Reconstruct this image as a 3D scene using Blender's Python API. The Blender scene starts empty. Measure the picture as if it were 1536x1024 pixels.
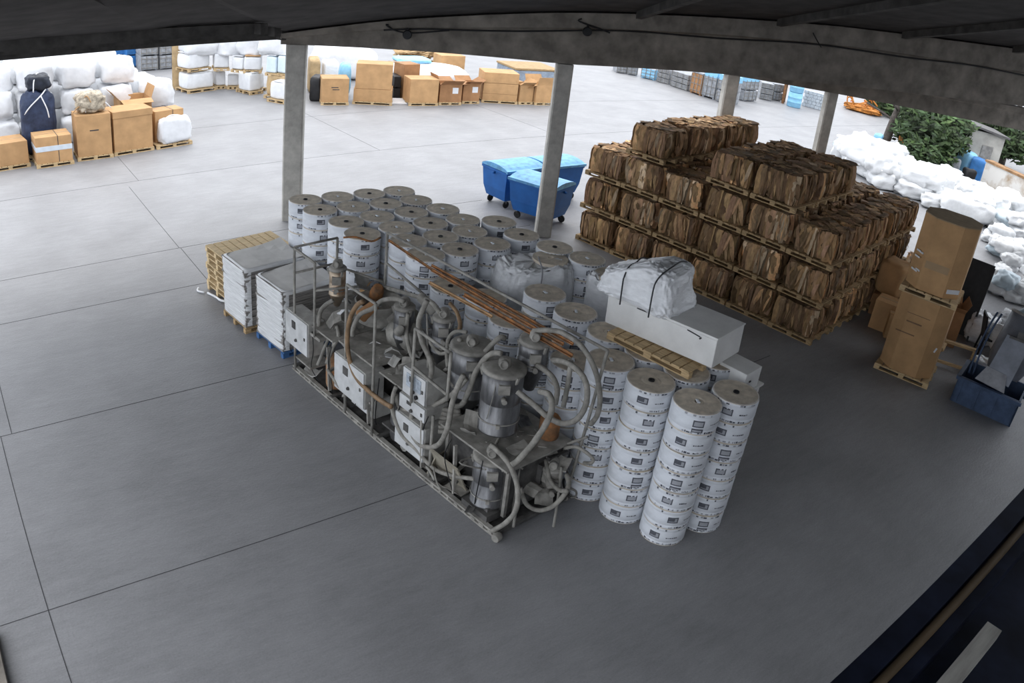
import bpy, bmesh, math, random
import numpy as np
from mathutils import Vector, Matrix, Euler
random.seed(7)
S = bpy.context.scene
COL = S.collection
PI = math.pi
R = math.radians

# ------------------------------------------------------------------ camera model (calibrated wide lens)
CAM_H = 7.0
LENS_F, LENS_K1, LENS_K2 = 1229.48073, 0.0467903714, -0.0882082967
ROT = np.array(Euler((0, 0, -0.719026701), 'XYZ').to_matrix() @ Euler((1.09168028, 0, 0), 'XYZ').to_matrix() @ Euler((0, 0, 0.124295523), 'XYZ').to_matrix())
def ray(px, py):
    dx, dy = px - 768.0, py - 512.0
    r = math.hypot(dx, dy) + 1e-9
    q = r / 1000
    th = r / LENS_F * (1 + LENS_K1 * q * q + LENS_K2 * q ** 4)
    s = math.sin(th) / r
    return ROT @ np.array([dx * s, -dy * s, -math.cos(th)])
def at(px, py, z=0.0):
    """the point of the level plane z that the photograph shows at a pixel"""
    d = ray(px, py); t = (z - CAM_H) / d[2]
    return Vector((d[0] * t, d[1] * t, z))
def hz(base, px, py):
    """height of the thing seen at a pixel that stands over the floor point base"""
    d = ray(px, py)
    return CAM_H + d[2] * math.hypot(base[0], base[1]) / math.hypot(d[0], d[1])

# ------------------------------------------------------------------ materials
MATS = {}
def mat(name, col, rough=0.8, metal=0.0, var=0.12, scale=6.0, bump=0.0, bscale=40.0, spec=0.3, stretch=(1, 1, 1), rnd=0.0, col2=None, attr=False, trans=0.0, thr=(0.35, 0.7)):
    if name in MATS: return MATS[name]
    m = bpy.data.materials.new(name); m.use_nodes = True
    nt = m.node_tree; N = nt.nodes; L = nt.links
    b = N['Principled BSDF']
    b.inputs['Roughness'].default_value = rough
    b.inputs['Metallic'].default_value = metal
    b.inputs['Specular IOR Level'].default_value = spec
    if trans: b.inputs['Transmission Weight'].default_value = trans
    tc = N.new('ShaderNodeTexCoord'); mp = N.new('ShaderNodeMapping'); mp.inputs['Scale'].default_value = stretch
    L.new(tc.outputs['Object'], mp.inputs['Vector'])
    n = N.new('ShaderNodeTexNoise'); n.inputs['Scale'].default_value = scale; n.inputs['Detail'].default_value = 6; n.inputs['Roughness'].default_value = 0.6
    L.new(mp.outputs[0], n.inputs['Vector'])
    cr = N.new('ShaderNodeValToRGB')
    c = np.array(col); d = np.array(col2) if col2 is not None else c * (1 - var * 2)
    cr.color_ramp.elements[0].position = thr[0]; cr.color_ramp.elements[0].color = (*d, 1)
    cr.color_ramp.elements[1].position = thr[1]; cr.color_ramp.elements[1].color = (*np.minimum(c * (1 + var * 0.5), 1), 1)
    L.new(n.outputs['Fac'], cr.inputs['Fac'])
    out = cr.outputs['Color']
    if attr:
        va = N.new('ShaderNodeAttribute'); va.attribute_name = 'tint'
        mx = N.new('ShaderNodeMix'); mx.data_type = 'RGBA'; mx.blend_type = 'MULTIPLY'; mx.inputs['Factor'].default_value = 1
        L.new(out, mx.inputs[6]); L.new(va.outputs['Color'], mx.inputs[7]); out = mx.outputs[2]
    if rnd:
        oi = N.new('ShaderNodeObjectInfo'); hs = N.new('ShaderNodeHueSaturation')
        mr = N.new('ShaderNodeMapRange'); mr.inputs['To Min'].default_value = 1 - rnd; mr.inputs['To Max'].default_value = 1 + rnd
        L.new(oi.outputs['Random'], mr.inputs['Value']); L.new(mr.outputs[0], hs.inputs['Value']); L.new(out, hs.inputs['Color']); out = hs.outputs['Color']
    L.new(out, b.inputs['Base Color'])
    if bump:
        n2 = N.new('ShaderNodeTexNoise'); n2.inputs['Scale'].default_value = bscale; n2.inputs['Detail'].default_value = 4
        L.new(mp.outputs[0], n2.inputs['Vector'])
        bp = N.new('ShaderNodeBump'); bp.inputs['Strength'].default_value = bump; bp.inputs['Distance'].default_value = 0.02
        L.new(n2.outputs['Fac'], bp.inputs['Height']); L.new(bp.outputs[0], b.inputs['Normal'])
    MATS[name] = m
    return m

# ------------------------------------------------------------------ mesh builder
class MB:
    def __init__(self): self.v = []; self.f = []; self.s = []; self.m = []; self.t = []
    def add(self, vs, fs, smooth=False, mi=0, tint=None):
        o = len(self.v); self.v += [tuple(p) for p in vs]
        for f in fs: self.f.append([i + o for i in f]); self.s.append(smooth); self.m.append(mi); self.t.append(tint)
        return self
    def box(self, c, d, rz=0.0, rot=None, mi=0, tint=None, taper=1.0):
        x, y, z = d[0] / 2, d[1] / 2, d[2] / 2
        M = (rot if rot is not None else Matrix.Rotation(rz, 3, 'Z'))
        vs = [M @ Vector(p) + Vector(c) for p in ((-x, -y, -z), (x, -y, -z), (x, y, -z), (-x, y, -z), (-x * taper, -y * taper, z), (x * taper, -y * taper, z), (x * taper, y * taper, z), (-x * taper, y * taper, z))]
        return self.add(vs, [(0, 3, 2, 1), (4, 5, 6, 7), (0, 1, 5, 4), (1, 2, 6, 5), (2, 3, 7, 6), (3, 0, 4, 7)], False, mi, tint)
    def rbox(self, c, d, r=0.01, rz=0.0, rot=None, mi=0):
        """box with chamfered edges"""
        x, y, z = d[0] / 2, d[1] / 2, d[2] / 2
        M = (rot if rot is not None else Matrix.Rotation(rz, 3, 'Z'))
        bm = bmesh.new(); bmesh.ops.create_cube(bm, size=1)
        for v in bm.verts: v.co = Vector((v.co.x * d[0], v.co.y * d[1], v.co.z * d[2]))
        bmesh.ops.bevel(bm, geom=bm.edges[:], offset=r, segments=2, affect='EDGES', profile=0.6)
        bm.verts.index_update()
        self.add([M @ v.co + Vector(c) for v in bm.verts], [[v.index for v in f.verts] for f in bm.faces], False, mi); bm.free()
        return self
    def bar(self, a, b, w, h=None, mi=0, up=(0, 0, 1)):
        a, b = Vector(a), Vector(b); h = h or w
        d = (b - a); l = d.length; d.normalize(); u = Vector(up)
        if abs(d.dot(u)) > .98: u = Vector((0, 1, 0))
        s = d.cross(u).normalized(); u = s.cross(d)
        return self.box((a + b) / 2, (l, w, h), rot=Matrix((d, s, u)).transposed(), mi=mi)
    def lathe(self, prof, c=(0, 0, 0), n=24, axis=None, mi=0, smooth=True, cap=True, wob=0.0, seed=0):
        rg = random.Random(seed)
        M = Matrix.Identity(3) if axis is None else Vector((0, 0, 1)).rotation_difference(Vector(axis)).to_matrix()
        ph = [rg.uniform(0, 6.28) for _ in range(4)]
        vs = []
        for r, z in prof:
            for k in range(n):
                a = 2 * PI * k / n
                w = 1 + wob * (math.sin(2 * a + ph[0]) + .6 * math.sin(3 * a + ph[1]) + .4 * math.sin(5 * a + ph[2] + z * 9))
                vs.append(M @ Vector((r * w * math.cos(a), r * w * math.sin(a), z)) + Vector(c))
        fs = []
        for i in range(len(prof) - 1):
            for k in range(n):
                k2 = (k + 1) % n
                fs.append((i * n + k, i * n + k2, (i + 1) * n + k2, (i + 1) * n + k))
        self.add(vs, fs, smooth, mi)
        if cap:
            o = len(self.v) - len(vs)
            if prof[0][0] > 1e-4: self.f.append([o + k for k in range(n)][::-1]); self.s.append(False); self.m.append(mi); self.t.append(None)
            q = o + (len(prof) - 1) * n
            if prof[-1][0] > 1e-4: self.f.append([q + k for k in range(n)]); self.s.append(False); self.m.append(mi); self.t.append(None)
        return self
    def tube(self, pts, r, n=8, mi=0, sub=4, cap=True, close=False):
        P = spline([Vector(p) for p in pts], sub) if sub > 1 and len(pts) > 2 else [Vector(p) for p in pts]
        vs = []; prev = None
        for i, p in enumerate(P):
            t = (P[min(i + 1, len(P) - 1)] - P[max(i - 1, 0)]).normalized()
            if prev is None:
                u = t.orthogonal().normalized()
            else:
                u = (prev - t * prev.dot(t)).normalized()
            prev = u; w = t.cross(u)
            rr = r(i / (len(P) - 1)) if callable(r) else r
            for k in range(n):
                a = 2 * PI * k / n
                vs.append(p + (u * math.cos(a) + w * math.sin(a)) * rr)
        fs = []
        for i in range(len(P) - 1):
            for k in range(n):
                k2 = (k + 1) % n
                fs.append((i * n + k, i * n + k2, (i + 1) * n + k2, (i + 1) * n + k))
        if cap: fs += [tuple(range(n))[::-1], tuple((len(P) - 1) * n + k for k in range(n))]
        return self.add(vs, fs, True, mi)
    def build(self, name, mats, parent=None, loc=None, rz=None):
        me = bpy.data.meshes.new(name)
        me.from_pydata(self.v, [], self.f); me.validate(verbose=False)
        if len(me.polygons) == len(self.s):
            me.polygons.foreach_set('use_smooth', self.s); me.polygons.foreach_set('material_index', self.m)
        if not isinstance(mats, (list, tuple)): mats = [mats]
        for m in mats: me.materials.append(m)
        if any(t is not None for t in self.t) and len(me.polygons) == len(self.t):
            at_ = me.color_attributes.new('tint', 'FLOAT_COLOR', 'CORNER'); buf = []
            for f, t in zip(me.polygons, self.t):
                t = t or (1, 1, 1)
                for _ in range(f.loop_total): buf += [t[0], t[1], t[2], 1]
            at_.data.foreach_set('color', buf)
        o = bpy.data.objects.new(name, me); COL.objects.link(o)
        if parent: o.parent = parent
        if loc is not None: o.location = loc
        if rz is not None: o.rotation_euler = (0, 0, rz)
        return o
def spline(P, sub):
    out = []
    for i in range(len(P) - 1):
        p0, p1, p2, p3 = P[max(i - 1, 0)], P[i], P[i + 1], P[min(i + 2, len(P) - 1)]
        for k in range(sub):
            t = k / sub; t2 = t * t; t3 = t2 * t
            out.append(0.5 * ((2 * p1) + (p2 - p0) * t + (2 * p0 - 5 * p1 + 4 * p2 - p3) * t2 + (3 * p1 - p0 - 3 * p2 + p3) * t3))
    out.append(P[-1]); return out
def tag(o, label, cat=None, group=None, kind=None):
    if label: o['label'] = label
    if cat: o['category'] = cat
    if group: o['group'] = group
    if kind: o['kind'] = kind
    return o
def empty(name, loc=(0, 0, 0), rz=0.0):
    o = bpy.data.objects.new(name, None); COL.objects.link(o); o.location = loc; o.rotation_euler = (0, 0, rz); o.empty_display_size = .2
    return o
def kids(o): return [c for c in COL.objects if c.parent == o]
CH = {}
def dup(root, loc, rz=0.0, rot=None, scale=None, label=None, cat=None, group=None):
    """a copy of a thing with copies of its parts and sub-parts"""
    r = root.copy(); COL.objects.link(r); r.location = loc; r.rotation_euler = rot if rot else (0, 0, rz)
    if scale: r.scale = scale
    if label: r['label'] = label
    if group: r['group'] = group
    elif 'group' in r: del r['group']
    if cat: r['category'] = cat
    for ch in CH.get(root.name) or CH.setdefault(root.name, [(c, kids(c)) for c in kids(root)]):
        c = ch[0].copy(); COL.objects.link(c); c.parent = r
        for g in ch[1]:
            d = g.copy(); COL.objects.link(d); d.parent = c
    return r
def hide_proto(root):
    for ch, gs in CH.get(root.name, [(c, kids(c)) for c in kids(root)]):
        for g in gs: bpy.data.objects.remove(g)
        bpy.data.objects.remove(ch)
    bpy.data.objects.remove(root)
ORD = ['first', 'second', 'third', 'fourth', 'fifth', 'sixth', 'seventh', 'eighth', 'ninth', 'tenth', 'eleventh', 'twelfth', 'thirteenth', 'fourteenth', 'fifteenth', 'sixteenth', 'seventeenth', 'eighteenth', 'nineteenth', 'twentieth']

# ------------------------------------------------------------------ camera, view, sky
cam = bpy.data.cameras.new('camera'); co = bpy.data.objects.new('camera', cam); COL.objects.link(co)
co.location = (0, 0, CAM_H)
co.rotation_euler = Matrix(ROT.tolist()).to_euler('XYZ')
cam.type = 'PANO'
cam.sensor_width = 36; cam.clip_start = 0.02; cam.clip_end = 500
ccam = cam if hasattr(cam, 'panorama_type') else cam.cycles
ccam.panorama_type = 'FISHEYE_LENS_POLYNOMIAL'
ccam.fisheye_fov = R(170)
for i, k in enumerate((0.0, -3.48673713e-02, 7.02970960e-05, -1.26192972e-05, 5.31343297e-07)):
    setattr(ccam, 'fisheye_polynomial_k%d' % i, k)
S.camera = co
S.view_settings.view_transform = 'Standard'; S.view_settings.look = 'None'
S.view_settings.exposure = 0.12; S.view_settings.gamma = 1.0; S.view_settings.use_curve_mapping = False
w = bpy.data.worlds.new('sky'); S.world = w; w.use_nodes = True
nt = w.node_tree; bg = nt.nodes['Background']; bg.inputs['Strength'].default_value = 2.25
tc = nt.nodes.new('ShaderNodeTexCoord'); sx = nt.nodes.new('ShaderNodeSeparateXYZ'); cr = nt.nodes.new('ShaderNodeValToRGB')
nt.links.new(tc.outputs['Generated'], sx.inputs[0]); nt.links.new(sx.outputs['Z'], cr.inputs['Fac']); nt.links.new(cr.outputs['Color'], bg.inputs['Color'])
cr.color_ramp.elements[0].position = 0.0; cr.color_ramp.elements[0].color = (0.80, 0.87, 0.97, 1)
cr.color_ramp.elements[1].position = 0.7; cr.color_ramp.elements[1].color = (1.0, 1.03, 1.08, 1)
sun = bpy.data.lights.new('sun', 'SUN'); sun.energy = 1.2; sun.angle = R(40); sun.color = (1, .96, .9)
so = bpy.data.objects.new('sun', sun); COL.objects.link(so); so.rotation_euler = (R(-28), R(12), 0)

# ------------------------------------------------------------------ setting: floor, joints, columns, beams, roof
M_floor = mat('floor_concrete', (.272, .272, .282), .55, var=.08, scale=.7, bump=.25, bscale=25, spec=.45)
nt = M_floor.node_tree; N = nt.nodes; L = nt.links
b = N['Principled BSDF']; src = b.inputs['Base Color'].links[0].from_socket
tcn = [n for n in N if n.type == 'TEX_COORD'][0]
mp2 = N.new('ShaderNodeMapping'); mp2.inputs['Rotation'].default_value = (0, 0, .5); mp2.inputs['Scale'].default_value = (1.2, 6, 1); L.new(tcn.outputs['Object'], mp2.inputs['Vector'])
for sc_, lo, hi, p0, p1 in ((1.3, .88, 1.04, .3, .7), (7.0, .9, 1.04, .3, .68), (45, .9, 1.06, .35, .65)):
    n2 = N.new('ShaderNodeTexNoise'); n2.inputs['Scale'].default_value = sc_; n2.inputs['Detail'].default_value = 7; n2.inputs['Roughness'].default_value = .65
    L.new(mp2.outputs[0] if sc_ < 10 else tcn.outputs['Object'], n2.inputs['Vector'])
    mr = N.new('ShaderNodeMapRange'); mr.inputs['From Min'].default_value = p0; mr.inputs['From Max'].default_value = p1; mr.inputs['To Min'].default_value = lo; mr.inputs['To Max'].default_value = hi
    L.new(n2.outputs['Fac'], mr.inputs['Value'])
    mx = N.new('ShaderNodeMix'); mx.data_type = 'RGBA'; mx.blend_type = 'MULTIPLY'; mx.inputs['Factor'].default_value = 1
    L.new(src, mx.inputs[6]); L.new(mr.outputs[0], mx.inputs[7]); src = mx.outputs[2]
L.new(src, b.inputs['Base Color'])
fl = MB(); fl.box((20, 30, -.15), (170, 150, .3)); tag(fl.build('floor', M_floor), 'grey concrete slab floor running out into the yard', kind='structure')
M_joint = mat('joint', (.07, .07, .075), .95)
jm = MB()
def joint(a, b, w=.011):
    a, b = Vector((*a, .001)), Vector((*b, .001)); jm.bar(a, b, w, .003)
for y in (7.308, 11.17, 15.05, 17.19, 22.83, 28.3): joint((-6, y), (13.3 if y < 20 else 60, y))
for x, y0, y1 in ((-.08, 2, 11.17), (.09, 11.17, 15.05), (4.72, 15.05, 17.19), (4.69, 17.19, 22.4), (5.08, 22.83, 32), (.3, 15.05, 22.83), (13.2, 22.83, 40), (21, 22.83, 40)): joint((x, y0), (x, y1))
tag(jm.build('floor_joint', M_joint), 'thin dark saw-cut joints in the concrete floor', kind='structure')

BD = Vector((.838, -.545, 0)); BN = Vector((.545, .838, 0)); C2 = Vector((13.153, 14.36, 0))
def bp(s, m, z):  # s along the beam from the second column, m towards the yard
    p = C2 + BD * s + BN * m; return Vector((p.x, p.y, z))
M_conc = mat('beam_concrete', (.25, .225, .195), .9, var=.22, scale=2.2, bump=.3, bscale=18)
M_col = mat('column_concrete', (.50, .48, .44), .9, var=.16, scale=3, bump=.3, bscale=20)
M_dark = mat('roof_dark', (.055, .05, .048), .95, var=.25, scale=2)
ang = math.atan2(BD.y, BD.x)
def pw(tab, s):
    for (a, za), (b, zb) in zip(tab, tab[1:]):
        if s <= b or (b, zb) == tab[-1]: return za + (zb - za) * (s - a) / (b - a)
ZB = [(-6.75, 4.4), (0, 4.4), (4.08, 4.7), (13, 5.36), (16, 5.6)]
ZF = [(-6.75, 4.56), (-4.16, 4.92), (-2.57, 5.04), (0, 5.3), (4.06, 5.7), (7.9, 6.03), (13, 6.3), (16, 6.45)]
ZT = [(-6.75, 4.65), (-4.18, 5.09), (-2.59, 5.31), (-.2, 5.64), (3.27, 6.03), (6.82, 6.42), (12.5, 6.86), (16, 7.15)]
def beam_mesh(ss, zb, zf, zt, m0, web=.1, fl=.2):
    mb = MB(); vs = []
    for s in ss:
        b_, f_, t_ = pw(zb, s), pw(zf, s), pw(zt, s)
        # profile: bottom flange edge, web, sloping shoulder, top flange
        for m, z in ((-web, b_), (-web, f_ - .05), (-fl, f_), (-fl, t_), (fl, t_), (fl, f_), (web, f_ - .05), (web, b_)):
            vs.append(bp(s, m0 + m, z))
    n = 8; fs = []
    for i in range(len(ss) - 1):
        for k in range(n):
            fs.append((i * n + k, (i + 1) * n + k, (i + 1) * n + (k + 1) % n, i * n + (k + 1) % n))
    fs += [tuple(range(n)), tuple((len(ss) - 1) * n + k for k in range(n))[::-1]]
    return mb.add(vs, fs)
ss = [-6.7 + i * .7 for i in range(33)]
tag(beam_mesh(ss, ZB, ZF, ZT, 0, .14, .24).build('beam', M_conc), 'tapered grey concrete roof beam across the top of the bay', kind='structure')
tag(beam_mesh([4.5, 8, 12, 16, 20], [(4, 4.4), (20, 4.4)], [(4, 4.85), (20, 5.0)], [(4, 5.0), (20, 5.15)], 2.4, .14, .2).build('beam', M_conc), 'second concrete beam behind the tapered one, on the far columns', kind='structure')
def column(p, z, w, rz, label, chip=True):
    mb = MB(); a, b_ = w; c = .035
    prof = [(-a + c, -b_), (a - c, -b_), (a, -b_ + c), (a, b_ - c), (a - c, b_), (-a + c, b_), (-a, b_ - c), (-a, -b_ + c)]
    vs = []
    for zz in (0, z * .33, z * .66, z): vs += [(x, y, zz) for x, y in prof]
    fs = [tuple(i * 8 + k for k in ()) for i in ()]
    for i in range(3):
        for k in range(8): fs.append((i * 8 + k, i * 8 + (k + 1) % 8, i * 8 + 8 + (k + 1) % 8, i * 8 + 8 + k))
    fs += [tuple(range(8))[::-1], tuple(24 + k for k in range(8))]
    mb.add(vs, fs)
    return tag(mb.build('column', M_col, None, p, rz), label, kind='structure')
c1 = bp(-6.33, 0, 0); c3 = bp(5.1, 2.4, 0); c4 = bp(8.28, 2.4, 0)
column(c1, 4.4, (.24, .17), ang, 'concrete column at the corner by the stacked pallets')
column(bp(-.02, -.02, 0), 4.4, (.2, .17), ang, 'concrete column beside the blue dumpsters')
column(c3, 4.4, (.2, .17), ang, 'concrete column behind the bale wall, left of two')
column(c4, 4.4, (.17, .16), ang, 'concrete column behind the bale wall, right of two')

# roof: follows the beam top and rises towards the camera
edge = [(-1.5, 17.85, 4.62), (1.25, 17.98, 4.62), (4.8, 18.35, 4.62), (7.7, 18.52, 4.62)] + [tuple(bp(s, .2, pw(ZT, s) - .03)) for s in (-6.6, -4, -2, 0, 3, 6, 9, 12, 16)]
vs = []
def roofz(x, y): return 0
for x, y, z in edge:
    f = max(0, min(1, (x + 1.5) / 9.5)); BACK = 21 + max(0, min(1, (x - 9) / 9)) * 9
    bx, by = .545 * f, math.sqrt(1 - (.545 * f) ** 2)
    for k in (0, 1, 2, 3): vs.append((x - bx * BACK * k / 3, y - by * BACK * k / 3, z + .19 * BACK * k / 3))
fs = []
for i in range(len(edge) - 1):
    for k in range(3): fs.append((i * 4 + k, i * 4 + k + 1, i * 4 + k + 5, i * 4 + k + 4))
rf = MB(); nv = len(vs)
rf.add(vs + [(x, y, z + .12) for x, y, z in vs], fs + [tuple(i + nv for i in f[::-1]) for f in fs])
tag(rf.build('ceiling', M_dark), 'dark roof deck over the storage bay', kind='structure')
# strip of roof between the two beams
vs = [bp(s, m, z) for s, z in ((4.4, 6.2), (20, 7.4)) for m in (.1, 2.7)] 
vs = [bp(4.4, .1, 6.1), bp(4.4, 2.7, 5.05), bp(20, 2.7, 5.2), bp(20, .1, 7.0)]
rs = MB(); rs.add(vs + [v + Vector((0, 0, .1)) for v in vs], [(0, 1, 2, 3), (7, 6, 5, 4), (0, 4, 5, 1), (1, 5, 6, 2), (2, 6, 7, 3), (3, 7, 4, 0)])
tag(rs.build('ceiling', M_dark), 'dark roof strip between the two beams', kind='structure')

q = MB(); q.box((16, -8.2, 4.6), (40, .3, 9.2)); tag(q.build('light_block_wall', mat('light_block_dark', (.12, .12, .125), .9)), 'dark unseen wall added behind the viewpoint to block sky light', kind='structure')  # added out of view to cut sky light on the near floor
# ------------------------------------------------------------------ shared goods: pallets, rolls, bags
from mathutils import noise as mnoise
M_wood = mat('pallet_wood', (.52, .36, .19), .85, var=.25, scale=5, stretch=(1, 8, 8), bump=.2, bscale=30, rnd=.12)
M_woodpale = mat('pale_pallet_wood', (.62, .45, .25), .85, var=.18, scale=5, stretch=(1, 8, 8), bump=.2, bscale=30, rnd=.06)  # paler tone of pallet wood
M_kraft = mat('kraft_board', (.50, .30, .145), .85, var=.10, scale=2.5, bump=.06, bscale=30, rnd=.07)
M_kraftd = mat('dark_kraft_board', (.38, .20, .095), .85, var=.14, scale=2.5, bump=.06, bscale=30, rnd=.07)
M_tape = mat('tape', (.40, .27, .15), .45, var=.05)
M_white = mat('white_sack', (.74, .75, .77), .6, var=.05, scale=4, bump=.35, bscale=9, spec=.35)
M_film = mat('white_film', (.82, .83, .85), .32, var=.06, scale=7, bump=.6, bscale=11, spec=.5, stretch=(1, 1, 2.5))
M_wind = mat('wound_film', (.74, .745, .75), .35, var=.12, scale=3, bump=.8, bscale=3, spec=.5, stretch=(1, 1, 16))
M_black = mat('black_plastic', (.018, .018, .02), .5, var=.2)
M_steel = mat('grey_steel', (.30, .29, .275), .55, .3, var=.2, scale=6, bump=.1, bscale=40)
M_paperend = mat('kraft_roll_end', (.68, .60, .49), .85, var=.16, scale=7, bump=.25, bscale=14, rnd=.08)
M_wrap = mat('white_wrapper', (.72, .745, .79), .55, var=.06, scale=6, bump=.25, bscale=10, stretch=(1, 1, 2))
M_ink = mat('dark_ink', (.10, .105, .125), .7, var=.1)
M_inklight = mat('pale_ink', (.36, .37, .40), .7, var=.1)

def pallet_mesh(mb, l=1.15, w=1.0, h=.13, nb=7, parts=False):
    """deck boards run along x; three skids along y ... returns deck and skid builders"""
    deck = MB(); skids = []
    bw = l / nb * .86
    for i in range(nb): deck.box((-l / 2 + (i + .5) * l / nb, 0, h - .011), (bw, w, .022))
    for y in (-w / 2 + .05, 0, w / 2 - .05): deck.box((0, y, h - .032), (l, .09, .02))
    for y in (-w / 2 + .05, 0, w / 2 - .05):
        s = MB(); s.box((0, y, .01), (l, .09, .02))
        for x_ in (-l / 2 + .06, 0, l / 2 - .06): s.box((x_, y, h / 2 - .011), (.12, .09, h - .062))
        skids.append(s)
    return deck, skids
def make_pallet(l=1.15, w=1.0, h=.13, m=None, loc=(0, 0, 0), rz=0, parts=True, label=None, group=None, nb=7, name='pallet'):
    m = m or M_wood
    deck, skids = pallet_mesh(None, l, w, h, nb)
    if parts:
        r = empty(name, loc, rz); deck.build('deck', m, r)
        for s in skids: s.build('skid', m, r)
    else:
        for s in skids: deck.add(s.v, s.f)
        r = deck.build(name, m, None, loc, rz)
    tag(r, label, 'pallet', group); return r

# ---- paper rolls
RR, RH = .318, .3
def patch(mb, r, a0, a1, z0, z1, mi=0, n=3):
    vs = []
    for k in range(n + 1):
        a = a0 + (a1 - a0) * k / n
        vs += [(r * math.cos(a), r * math.sin(a), z0), (r * math.cos(a), r * math.sin(a), z1)]
    mb.add(vs, [(2 * k, 2 * k + 2, 2 * k + 3, 2 * k + 1) for k in range(n)], True, mi)
def roll_label(seed, style=0):
    rg = random.Random(seed); mb = MB(); r = RR + .0025; W = 1 / RR
    a = rg.uniform(-.05, .05); z = .115
    lw, lh = .145 * W, .095
    # logo: dark frame, pale field, dark bar inside
    patch(mb, r, a, a + lw, z, z + lh, 0)
    patch(mb, r + .001, a + .016 * W, a + lw - .016 * W, z + .018, z + lh - .018, 1)
    if style == 0: patch(mb, r + .002, a + .016 * W, a + lw - .05 * W, z + .03, z + lh - .018, 0)
    if style == 2: patch(mb, r, a, a + lw, z - .075, z - .02, 0); patch(mb, r + .001, a + .012 * W, a + lw - .02 * W, z - .062, z - .04, 1)
    # a line of small print to the right
    x = a + lw + .09 * W
    for k in range(rg.randint(4, 6)):
        d = rg.uniform(.015, .036) * W; hh = .018 if style != 1 else .026
        patch(mb, r, x, x + d, z + .02, z + .02 + hh * rg.uniform(.6, 1), 0 if rg.random() < .6 else 1, 1); x += d + .004 * W
    # printed band along the lower rim
    for zz, pr in ((.022, .88), (.262, .45)):
        x = -.7 + rg.uniform(0, .4)
        while x < 1.5:
            d = rg.uniform(.012, .045) * W
            if rg.random() < pr: patch(mb, r, x, x + d, zz, zz + rg.uniform(.018, .03), 0 if rg.random() < .55 else 1, 1)
            x += d + rg.choice((.006, .01, .035)) * W
    return mb
def roll_paper(mb, seed, mi=0):
    rg = random.Random(seed)
    prof = [(RR - .006, 0.002), (RR - .006, RH - .003)]
    for rr in (.27, .215, .19, .15, .13, .10, .085, .065, .05): prof.append((rr, RH - .006 + rg.uniform(-.004, .003)))
    prof.append((.04, RH - .008)); prof.append((.038, RH - .06)); prof.append((.001, RH - .06))
    return mb.lathe(prof, n=40, mi=mi, smooth=False, wob=.0025, seed=seed, cap=False)
def roll_wrapper(mb, seed, mi=0):
    rg = random.Random(seed)
    j = [rg.uniform(-.004, .003) for _ in range(6)]
    return mb.lathe([(RR - .03, .002), (RR - .012, .004), (RR - .003 + j[0], .012), (RR + j[1] * .3, .03), (RR + .002, .058), (RR - .006, .064), (RR + .001, .07), (RR + j[2] * .3, .15), (RR + .002, .238), (RR - .004, .243), (RR + .001, .248), (RR + j[3] * .3, .27), (RR - .003, RH - .016), (RR - .013, RH - .004), (RR - .02, RH - .003)], n=40, mi=mi, wob=.003, seed=seed, cap=False)
protos = []
for i in range(8):
    up = .0 if i < 4 else .012
    mb = roll_paper(MB(), i); r = mb.build('paper_roll', M_paperend)
    roll_wrapper(MB(), i).build('wrapper', M_wrap, r)
    c = MB()
    if i % 2 == 0: c.lathe([(.042, RH - .05), (.042, RH - .004 + up), (.033, RH - .004 + up), (.033, RH - .05)], n=16, cap=False); c.box((0, 0, RH - .045), (.05, .05, .01))
    else: c.box((0, 0, RH - .012 + up), (.085, .035, .012), rz=.4); c.box((.01, .01, RH - .008 + up), (.06, .02, .012), rz=.7)
    c.build('core', [M_wrap if i % 2 else M_black][0], r)
    roll_label(i, i % 3).build('printed_lettering', [M_ink, M_inklight], r)
    tag(r, None, 'paper roll'); protos.append(r)
mb = MB(); roll_paper(mb, 9, 0); roll_wrapper(mb, 9, 1)
plain = tag(mb.build('paper_roll', [M_paperend, M_wrap]), None, 'paper roll')
STACKS = []
def row(pts, phrase, left=0):
    for i, p in enumerate(pts): STACKS.append((p, phrase.replace('#', ORD[i]), 7, 0))
row([(6.17, 13.38), (6.81, 13.29), (7.46, 13.21), (8.09, 13.14)], 'stack # from the corner column in the back row')
row([(6.17, 12.73), (6.81, 12.64), (7.46, 12.56), (8.10, 12.52)], 'stack # from the pallet stacks in the second row')
row([(6.32, 11.97), (6.96, 12.0), (7.65, 11.95), (8.30, 11.89)], 'stack # from the pallet stacks in the third row')
row([(6.30, 11.33), (6.99, 11.36), (7.66, 11.31), (8.32, 11.25), (8.89, 10.92)], 'stack # from the pallet stacks in the fourth row')
row([(6.85, 10.73), (7.46, 10.68), (8.08, 10.70), (8.86, 10.22)], 'stack # from the pallet stacks in the fifth row')
row([(6.79, 10.09), (7.43, 10.06), (8.10, 10.06), (9.03, 9.52)], 'stack # from the pallet stacks in the sixth row')
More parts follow.
